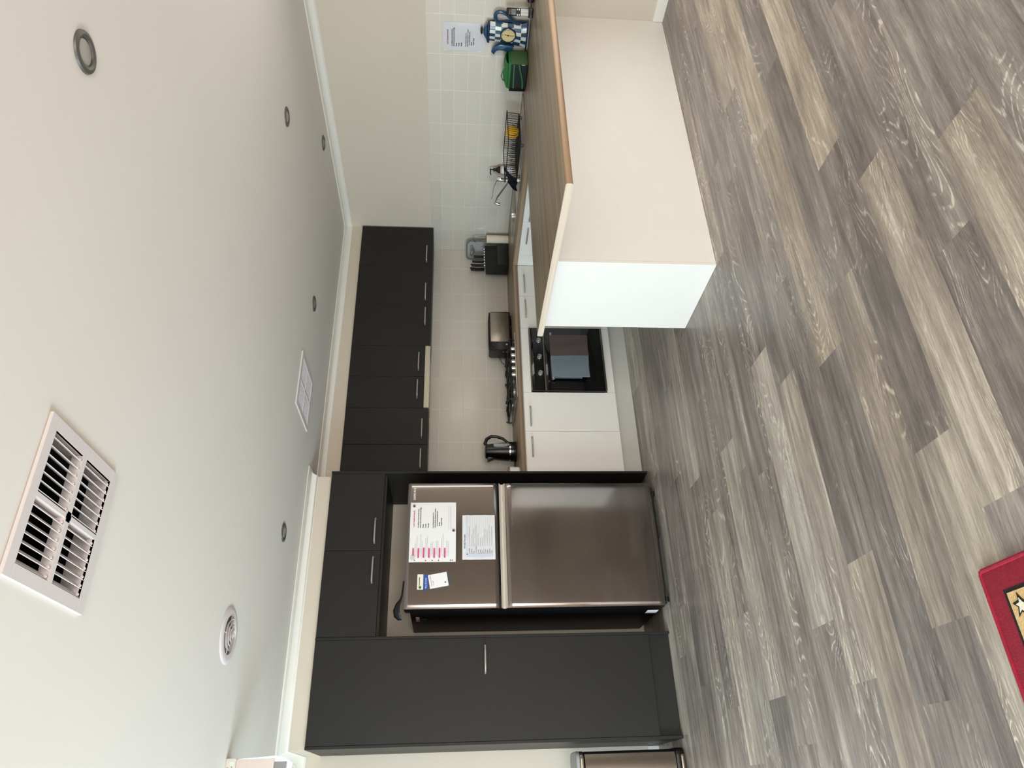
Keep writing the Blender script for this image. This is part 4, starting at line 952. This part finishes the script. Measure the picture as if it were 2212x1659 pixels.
for (Xa, Xb, g) in ((195, 262, 8), (1365, 1412, 14)):
    ra, la = tp(Xa, right(Xa)-g), tp(Xa, left(Xa)+g); rb, lb = tp(Xb, right(Xb)-g), tp(Xb, left(Xb)+g)
    mb.prism([ra, la, lb, rb], 'x', 4.210, 4.250, .005, mi=2)
mb.prism([tp(262, right(262)), tp(262, left(262)), tp(1370, left(1370)), tp(800, left(800)), tp(1370, right(1370))][:3]+[tp(1370, right(1370))], 'x', 4.2441, 4.252, 0, mi=2)
mb.build('pot_body', [M_bl, M_cr, M_bl2], T, 50)
mb = MB(); mb.prism([tp(190, 605), tp(190, 1180), tp(150, 1070), tp(95, 985), tp(72, 930), tp(72, 860), tp(95, 770), tp(150, 680)], 'x', 4.212, 4.25, .005); ld = mb.build('lid', M_bl, T)
mb = MB(); mb.prism([tp(60, 870), tp(60, 925), tp(45, 955), tp(20, 975), tp(-12, 930), tp(-18, 860), tp(0, 800), tp(35, 775), tp(52, 830)], 'x', 4.218, 4.246, .005); mb.build('lid_knob', M_blackm, ld)
mb = MB(); H = [(640, 628), (520, 610), (440, 560), (405, 480), (405, 400), (440, 335), (530, 308), (640, 325), (740, 370), (830, 445), (900, 520), (970, 590), (1060, 630), (1170, 640)]
mb.tube([(4.232,)+tp(*h) for h in H], .0115, 12, flat=1, rs=[.008, .010, .0115, .0125, .0125, .0125, .0125, .013, .013, .013, .012, .012, .011, .009]); mb.build('handle', M_bl, T)
mb = MB(); S_ = [(620, 1250), (820, 1270), (1030, 1300), (990, 1375), (920, 1430), (800, 1455), (700, 1440), (600, 1425), (520, 1445), (465, 1500), (435, 1578), (395, 1545), (340, 1500), (365, 1410), (430, 1330), (520, 1275)]
mb.prism([tp(*s_) for s_ in S_], 'x', 4.216, 4.246, .006); mb.build('spout', M_bl, T)
cyy, czz = tp(820, 940)
mb = MB(); mb.lathe([(.046, 0), (.0545, 0), (.0555, .004), (.0535, .010), (.048, .012), (.046, .008), (.046, 0)], (4.216, cyy, czz), '-x', 40); rm = mb.build('clock_rim', M_bl2, T)
mb = MB(); mb.lathe([(0, 0), (.0478, 0), (.0478, .004), (0, .004)], (4.2155, cyy, czz), '-x', 40); fc = mb.build('clock_face', mat('clock_cream', srgb(226, 206, 150), .5), T)
mb = MB(); xf = 4.2108
for i in range(12):
    a = math.radians(90-30*i); L = .041
    if i % 3: mb.box(xf-.0006, xf+.0004, cyy-.0008-L*math.cos(a), cyy+.0008-L*math.cos(a), czz+L*math.sin(a)-.0015, czz+L*math.sin(a)+.0015)
for s_, a in (('12', 90), ('3', 0), ('6', -90), ('9', 180)):
    a = math.radians(a); put_text(mb, s_, .010, (xf, cyy-.038*math.cos(a), czz+.038*math.sin(a)-.0035), (0, -1, 0), (0, 0, 1), 'CENTER', bold=.0002)
mb.build('numerals', M_ink, fc)
mb = MB(); mb.tube([(xf-.001, cyy, czz), (xf-.001, cyy-.006, czz+.026)], .0016, 6); mb.tube([(xf-.001, cyy, czz), (xf-.001, cyy+.003, czz-.034)], .0012, 6); mb.cyl((xf, cyy, czz), .005, .002, '-x', 14); mb.build('hands', M_blackm, fc)

# laminated notice
T = thing('notice_paper', 'laminated typed lunch notice taped to the right wall tiles above the teapot clock', 'paper', (TX, -1.606, 1.34))
mb = MB()
def np_(u, v): return (TX-.002-.0016*math.sin(PI*v*1.0)*abs(math.sin(u*5)), -1.712+.212*u, 1.194+.293*v)
mb.grid(np_, 14, 14, thick=.0005); mb.build('sheet', mat('laminated_paper', srgb(222, 222, 226), .25, coat=.5, bump=(12, .3)), T, 60)
mb = MB(); put_text(mb, TXT, .0145, (TX-.0048, -1.546, 1.452), (0, -1, 0), (0, 0, 1), bold=.0003); mb.build('red_heading', mat('maroon_ink', srgb(150, 60, 80), .8), T)
mb = MB(); typed(mb, (TX-.0048, -1.533, 1.424), 0, 0, 1.0, (0, -1, 0), (0, 0, 1)); mb.build('typed_lettering', M_ink, T)
mb = MB(); mb.box(TX-.0056, TX-.0046, -1.506, -1.499, 1.462, 1.48); mb.box(TX-.0056, TX-.0046, -1.503, -1.495, 1.225, 1.245); mb.build('tape', M_white, T)
mb = MB()
mb.grid(lambda u, v: (TX-.0015-.004*v*v, -2.0+.074*u, 1.035+.045*(1-v)), 4, 6, thick=.0003)
solo('sticky_note', mb, mat('yellow_note', srgb(226, 232, 140), .7), 'pale yellow sticky note on the right wall tiles above the phone', 'note', (TX, -1.96, 1.035))

# cordless phone in its cradle
T = thing('cordless_phone', 'black and silver cordless phone standing in its charging cradle beside the teapot clock', 'phone', (4.17, -1.86, ZT))
# local frame facing the room (-x, slightly -y)
ang_ = math.radians(28); fx = Vector((-math.cos(ang_), -math.sin(ang_), 0)); sd = Vector((math.sin(ang_)*-1, math.cos(ang_), 0)); 
sd = Vector((0, 0, 1)).cross(fx)   # to the viewer's right when looking at the face... 
c0 = Vector((4.165, -1.868, 0))
def ph(a, z, d): # a across, z up, d forward, leaning back slightly
    p = c0+sd*a+fx*(d-(z-ZT)*.12); return Vector((p.x, p.y, z))
def phbox(a0, a1, z0, z1, d0, d1, b=.002):
    mb = MB(); mb.box(a0, a1, d0, d1, z0, z1, b, 2)
    for v in mb.bm.verts: v.co = ph(v.co.x, v.co.z, v.co.y)
    bmesh.ops.recalc_face_normals(mb.bm, faces=mb.bm.faces); return mb
cr_ = phbox(-.030, .030, ZT+.0005, ZT+.030, -.03, .035, .006); cr_.build('cradle', M_black, T)
hs = phbox(-.0235, .0235, ZT+.012, ZT+.172, -.008, .012, .007).build('handset', M_black, T, 60)
phbox(-.0215, .0215, ZT+.022, ZT+.078, .0121, .0145, .001).build('keypad', mat('silver_plastic', srgb(222, 220, 212), .4), hs)
mb = MB()
lab_k = ['1', '2', '3', '4', '5', '6', '7', '8', '9', '*', '0', '#']
for i in range(4):
    for j in range(3):
        o = ph(-.0165+.0165*j-.001, ZT+.066-.0115*i, .0149); put_text(mb, lab_k[i*3+j], .0078, o, sd, (0, 0, 1), 'CENTER', bold=.0002)
mb.build('key_digits', M_ink, hs)
phbox(-.016, .016, ZT+.110, ZT+.142, .0121, .0128, .0004).build('display', mat('lcd_grey', srgb(112, 116, 112), .3), hs)
k_ = MB()
for a, z in ((-.016, .100), (.016, .100), (-.016, .088), (.016, .088)):
    k2 = phbox(a-.0035, a+.0035, ZT+z-.003, ZT+z+.003, .0121, .0135, .001); me_ = bpy.data.meshes.new('t'); k2.bm.to_mesh(me_); k2.bm.free(); k_.bm.from_mesh(me_); bpy.data.meshes.remove(me_)
k_.build('soft_keys', M_chrome, hs)
mb = MB(); put_text(mb, 'Panasonic', .0065, ph(0, ZT+.148, .0125), sd, (0, 0, 1), 'CENTER', bold=.0002); mb.build('brand_lettering', mat('pale_print', srgb(190, 190, 190), .5), hs)
mb = MB(); b0 = ph(-.0, ZT+.01, -.03)
mb.tube([b0, b0+Vector((.03, -.03, .0)), Vector((4.235, -1.92, ZT+.01)), Vector((4.252, -1.928, ZT+.05)), Vector((4.262, -1.935, ZT+.09))], .002, 6); mb.build('power_cord', M_black, T)
# corner of a pouch cut by the photo edge
T = thing('pouch', 'dark pouch with pink piping at the photo edge beyond the phone', 'pouch', (4.19, -1.98, ZT))
mb = MB(); mb.box(4.14, 4.235, -2.07, -1.945, ZT+.0005, ZT+.045, .012, 3); mb.build('pouch_body', mat('pouch_dark', srgb(28, 24, 36), .7), T)
mb = MB(); mb.tube([(4.138, -2.06, ZT+.028), (4.138, -1.955, ZT+.028), (4.15, -1.943, ZT+.028), (4.225, -1.943, ZT+.028)], .003, 6); mb.build('piping', mat('pink_piping', srgb(150, 90, 120), .6), T)

# ------------------------------------------------------------------ ceiling fittings
def downlight(x, y, lab, first=None):
    if first is None:
        T = thing('downlight', lab, 'downlight', (x, y, HC), 'recessed ceiling downlights')
        mb = MB(); mb.lathe([(.036, -.0008), (.037, -.006), (.044, -.009), (.054, -.006), (.056, -.0005), (.036, -.0008)], (x, y, HC), seg=40); mb.build('trim_ring', mat('satin_grey_ring', srgb(98, 96, 90), .45, metal=.3), T)
        mb = MB(); mb.lathe([(0, -.004), (.030, -.004), (.0355, -.001), (.0355, 0), (0, 0)], (x, y, HC-.0002), seg=36); mb.build('diffuser', mat('unlit_diffuser', srgb(176, 172, 164), .35), T)
        return T
    r = first.copy(); COL.objects.link(r); r.location = (x, y, HC); r['label'] = lab
    for ch in list(first.children):
        c = ch.copy(); COL.objects.link(c); c.parent = r
d0 = downlight(1.462, -3.409, 'round grey downlight nearest the camera, by itself beyond the large ceiling grille')
downlight(3.206, -1.762, 'grey downlight above the peninsula, nearer of the pair close to the right wall', d0)
downlight(4.002, -.866, 'grey downlight closest to the right wall, above the dish rack', d0)
downlight(2.787, -.503, 'grey downlight beside the small ceiling grille, toward the kitchen corner', d0)
downlight(1.115, -.523, 'grey downlight above the floor in front of the fridge', d0)

M_vent = mat('vent_white', srgb(222, 214, 212), .45); M_duct = mat('duct_dark', srgb(10, 10, 10), .9)
T = thing('ceiling_grille', 'large square air grille with open slats in the ceiling, nearest the camera', 'air grille', (.37, -2.86, HC), 'square ceiling air grilles')
o_ = (.170, .571, -3.060, -2.662); i_ = (.205, .536, -3.025, -2.697)
mb = MB(); zf0, zf1 = HC-.010, HC-.0005
for bx in ((o_[0], o_[1], o_[2], i_[2]), (o_[0], o_[1], i_[3], o_[3]), (o_[0], i_[0], i_[2], i_[3]), (i_[1], o_[1], i_[2], i_[3])): mb.box(bx[0], bx[1], bx[2], bx[3], zf0, zf1, .0015, 1)
mxv, myv = (i_[0]+i_[1])/2, (i_[2]+i_[3])/2
mb.box(mxv-.013, mxv+.013, myv-.013, myv+.013, zf0, HC+.02); mb.box(mxv-.006, mxv+.006, i_[2], i_[3], zf0, HC+.02); mb.box(i_[0], i_[1], myv-.010, myv+.010, zf0, HC+.02)
mb.box(i_[0]-.004, i_[0], i_[2], i_[3], zf0, HC+.05); mb.box(i_[1], i_[1]+.004, i_[2], i_[3], zf0, HC+.05); mb.box(i_[0], i_[1], i_[2]-.004, i_[2], zf0, HC+.05); mb.box(i_[0], i_[1], i_[3], i_[3]+.004, zf0, HC+.05)
mb.build('frame', M_vent, T)
# slats run along y within each of the four panes
for qx in (0, 1):
    for qy in (0, 1):
        ax0 = i_[0] if qx == 0 else mxv+.006; ax1 = mxv-.006 if qx == 0 else i_[1]; ay0 = i_[2] if qy == 0 else myv+.010; ay1 = myv-.010 if qy == 0 else i_[3]
        mb = MB()
        for k in range(7):
            x = ax0+(ax1-ax0)*(k+.5)/7; R = Matrix.Rotation(math.radians(28 if qx else 40), 3, 'Y')
            mb.box(x-.0009, x+.0009, ay0, ay1, HC-.010, HC+.016, rot=R)
            mb.cyl((x-.002, ay1-.012, HC-.006), .004, .004, 'y', 8)
        mb.build('slats', M_vent, T)
mb = MB(); mb.box(i_[0]-.01, i_[1]+.01, i_[2]-.01, i_[3]+.01, HC+.20, HC+.21); mb.box(i_[0]-.014, i_[0]-.006, i_[2]-.01, i_[3]+.01, HC+.051, HC+.2); mb.box(i_[1]+.006, i_[1]+.014, i_[2]-.01, i_[3]+.01, HC+.051, HC+.2)
mb.box(i_[0]-.01, i_[1]+.01, i_[2]-.014, i_[2]-.006, HC+.051, HC+.2); mb.box(i_[0]-.01, i_[1]+.01, i_[3]+.006, i_[3]+.014, HC+.051, HC+.2); mb.build('duct', M_duct, T)
T = thing('ceiling_grille', 'smaller-looking square fine-mesh air grille in the ceiling above the oven', 'air grille', (2.097, -.46, HC), 'square ceiling air grilles')
o_ = (1.903, 2.291, -.665, -.257); i_ = (1.938, 2.256, -.630, -.292); mxv, myv = (i_[0]+i_[1])/2, (i_[2]+i_[3])/2
mb = MB()
for bx in ((o_[0], o_[1], o_[2], i_[2]), (o_[0], o_[1], i_[3], o_[3]), (o_[0], i_[0], i_[2], i_[3]), (i_[1], o_[1], i_[2], i_[3])): mb.box(bx[0], bx[1], bx[2], bx[3], zf0, zf1, .0015, 1)
mb.box(mxv-.005, mxv+.005, i_[2], i_[3], zf0, HC+.012); mb.box(i_[0], i_[1], myv-.005, myv+.005, zf0, HC+.012); mb.build('frame', M_vent, T)
mb = MB()
for k in range(24):
    x = i_[0]+(i_[1]-i_[0])*(k+.5)/24; mb.box(x-.0008, x+.0008, i_[2], i_[3], HC-.007, HC-.002, rot=None)
for k in range(12):
    y = i_[2]+(i_[3]-i_[2])*(k+.5)/12; mb.box(i_[0], i_[1], y-.0006, y+.0006, HC-.006, HC-.003)
mb.build('grille_mesh', M_vent, T)
mb = MB(); mb.box(i_[0]-.01, i_[1]+.01, i_[2]-.01, i_[3]+.01, HC+.035, HC+.040); mb.build('duct', mat('filter_grey', srgb(62, 54, 54), .9), T)
# round exhaust diffuser
T = thing('round_diffuser', 'round air diffuser with concentric rings in the ceiling above the pantry area', 'air diffuser', (.386, -1.292, HC))
cxd, cyd = .386, -1.292
mb = MB(); mb.lathe([(.082, .0), (.083, -.007), (.100, -.0085), (.118, -.006), (.123, -.002), (.123, -.0005), (.082, -.0005)], (cxd, cyd, HC), seg=56); mb.build('outer_ring', M_vent, T)
for k, (r, z) in enumerate(((.066, -.016), (.050, -.020), (.034, -.024), (.018, -.028))):
    mb = MB(); mb.lathe([(r-.012, z+.012), (r, z), (r+.003, z-.001), (r+.001, z+.003), (r-.010, z+.014), (r-.012, z+.012)], (cxd, cyd, HC+.002), seg=48); mb.build('cone_ring', M_chrome if False else M_vent, T)
mb = MB(); mb.lathe([(0, -.027), (.008, -.026), (.007, -.016), (0, -.016)], (cxd, cyd, HC)); mb.tube([(cxd-.08, cyd, HC-.004), (cxd+.08, cyd, HC-.004)], .002, 6); mb.tube([(cxd, cyd-.08, HC-.004), (cxd, cyd+.08, HC-.004)], .002, 6); mb.tube([(cxd, cyd, HC-.004), (cxd, cyd, HC-.020)], .003, 6); mb.build('centre', M_vent, T)
mb = MB(); mb.lathe([(0, -.0015), (.081, -.0015), (.081, -.0005), (0, -.0005)], (cxd, cyd, HC), seg=40); mb.build('throat', mat('throat_grey', srgb(90, 88, 88), .6), T)

# exit / emergency light
T = thing('emergency_light', 'white emergency light with glowing edge and green indicator hanging from the ceiling near the pantry', 'exit light', (-.27, -1.0, 2.1))
M_ex = mat('exit_white', srgb(226, 214, 206), .5)
mb = MB(); mb.box(-.46, -.088, -1.03, -.97, 2.336, HC-.0005, .003); hb = mb.build('housing', M_ex, T)
mb = MB(); mb.box(-.46, -.092, -1.026, -1.006, 2.172, 2.3355, .002); mb.build('face_plate', M_ex, T)
mb = MB(); mb.box(-.46, -.105, -1.022, -1.008, 2.118, 2.1715, .002); mb.build('lower_plate', mat('exit_grey', srgb(150, 150, 152), .5), T)
mb = MB(); mb.prism([(-.46, 2.335), (-.0905, 2.335), (-.081, 2.172), (-.088, 2.135), (-.110, 2.100), (-.46, 2.100)], 'y', -1.0055, -.982, .002); mb.build('lit_diffuser', mat('lit_acrylic', srgb(190, 225, 228), .4, emit=(.62, 1.0, 1.0, 1), estr=1.4), T)
mb = MB(); mb.cyl((-.108, -1.0302, 2.352), .0048, .003, '-y', 16); mb.build('indicator', mat('green_led', srgb(90, 220, 120), .3, emit=(.15, 1, .35, 1), estr=3.5), hb)
mb = MB(); put_text(mb, 'TEST', .009, (-.142, -1.0305, 2.365), (1, 0, 0), (0, 0, 1), bold=.0002); put_text(mb, 'LED', .009, (-.145, -1.0305, 2.352), (1, 0, 0), (0, 0, 1), bold=.0002); mb.cyl((-.122, -1.0302, 2.352), .002, .001, '-y', 10); mb.build('printed_text', M_ink, hb)

# ------------------------------------------------------------------ bin
T = thing('pedal_bin', 'tall stainless pedal bin with dark sides standing left of the pantry', 'bin', (-.2, .2, 0))
M_bin = mat('bin_steel', srgb(150, 140, 130), .3, metal=1, var=(60, .04)); M_bind = mat('bin_dark', srgb(26, 30, 34), .3)
b0x, b1x, b0y, b1y = -.36, -.044, .035, .30
def rplan(x0, x1, y0, y1, r, n=8): return [(p[0], p[1]) for p in rr(x0, x1, y0, y1, 0, r, n)]
mb = MB(); mb.prism(rplan(b0x+.006, b1x-.006, b0y+.01, b1y, .04), 'z', .002, .60, .002); mb.build('body', M_bind, T)
mb = MB()
def fr_(u, v):
    x = b0x+.022+(b1x-b0x-.044)*u; return (x, b0y-.004+.020*abs(2*u-1)**3.2, .055+.545*v)
mb.grid(fr_, 24, 10, thick=.003); mb.build('front_panel', M_bin, T, 60)
mb = MB(); mb.prism(rplan(b0x+.004, b1x-.004, b0y+.006, b1y, .042), 'z', .606, .628, .003); mb.build('rim_band', M_bin, T)
mb = MB(); mb.prism(rplan(b0x+.003, b1x-.003, b0y+.004, b1y, .042), 'z', .629, .650, .006, 3); mb.build('lid', mat('bin_lid_grey', srgb(150, 152, 150), .4), T)
mb = MB(); mb.prism(rplan(b0x+.07, b1x-.035, b0y-.045, b0y+.02, .015), 'z', .014, .034, .004); mb.build('pedal', M_bin, T)
mb = MB(); mb.prism(rplan(b0x, b1x, b0y+.0, b1y, .042), 'z', .001, .05, .003); mb.build('base_ring', M_black, T)

# ------------------------------------------------------------------ rug
def rug_mat():
    m = mat('rug_field', srgb(206, 172, 118), .95, bump=(220, .8), var=(60, .12)); return m
T = thing('rug', 'crimson-bordered rug with beige patterned band at the photo edge', 'rug', (-.6, -3.6, 0))
rgx0, rgx1, rgy0, rgy1 = -1.4, .193, -4.5, -2.898
M_red = mat('rug_crimson', srgb(150, 22, 46), .95, bump=(200, .9), var=(70, .12)); M_rb = mat('rug_black', srgb(16, 15, 17), .95, bump=(200, .9), var=(60, .1)); M_rw = mat('rug_cream', srgb(226, 220, 196), .95, bump=(200, .9), var=(60, .1)); M_mar = mat('rug_maroon', srgb(86, 20, 32), .95, bump=(200, .9))
mb = MB(); mb.box(rgx0, rgx1, rgy0, rgy1, .001, .009, .003, 2)
mb.tube([(rgx0, rgy1-.006, .007), (rgx1-.012, rgy1-.006, .007), (rgx1-.004, rgy1-.014, .007), (rgx1-.004, rgy0, .007)], .0065, 8); mb.build('border', M_red, T)
mb = MB(); mb.box(rgx0+.066, rgx1-.066, rgy0+.066, rgy1-.066, .0091, .0101); mb.build('black_line', M_rb, T)
mb = MB(); mb.box(rgx0+.076, rgx1-.076, rgy0+.076, rgy1-.076, .0102, .0112); mb.build('field', rug_mat(), T)
mb = MB(); mb2 = MB(); mb3 = MB()
def motif(cx, cy, rot, kind):
    c, s = math.cos(rot), math.sin(rot)
    if kind == 0: 
        sh = [(-.030, -.012), (-.012, .006), (-.022, .022), (0, .014), (.012, .028), (.016, .006), (.034, .004), (.014, -.010), (.004, -.024), (-.006, -.012)]
        mb.prism([(cx+x*c-y*s, cy+x*s+y*c) for x, y in sh], 'z', .0113, .0121)
        mb2.prism([(cx+(x*.62)*c-(y*.62)*s, cy+(x*.62)*s+(y*.62)*c) for x, y in sh], 'z', .0122, .0128)
    else:
        mb3.prism([(cx+.014*math.cos(a)*c-.022*math.sin(a)*s, cy+.014*math.cos(a)*s+.022*math.sin(a)*c) for a in [2*PI*i/16 for i in range(16)]], 'z', .0113, .0121)
        mb.prism([(cx+.006*math.cos(a)*c-.012*math.sin(a)*s, cy+.006*math.cos(a)*s+.012*math.sin(a)*c) for a in [2*PI*i/12 for i in range(12)]], 'z', .0122, .0128)
xx = rgx1-.115; k = 0
while xx > rgx0+.12: motif(xx, rgy1-.112, .9*(k % 3), k % 2); xx -= .062; k += 1
yy_ = rgy1-.174; k = 1
while yy_ > rgy0+.12: motif(rgx1-.115, yy_, .6+.9*(k % 3), k % 2); yy_ -= .062; k += 1
mb.build('dark_motifs', M_rb, T); mb2.build('cream_motifs', M_rw, T); mb3.build('maroon_motifs', M_mar, T)

for o in COL.objects:
    if '_b' in o.keys(): del o['_b']
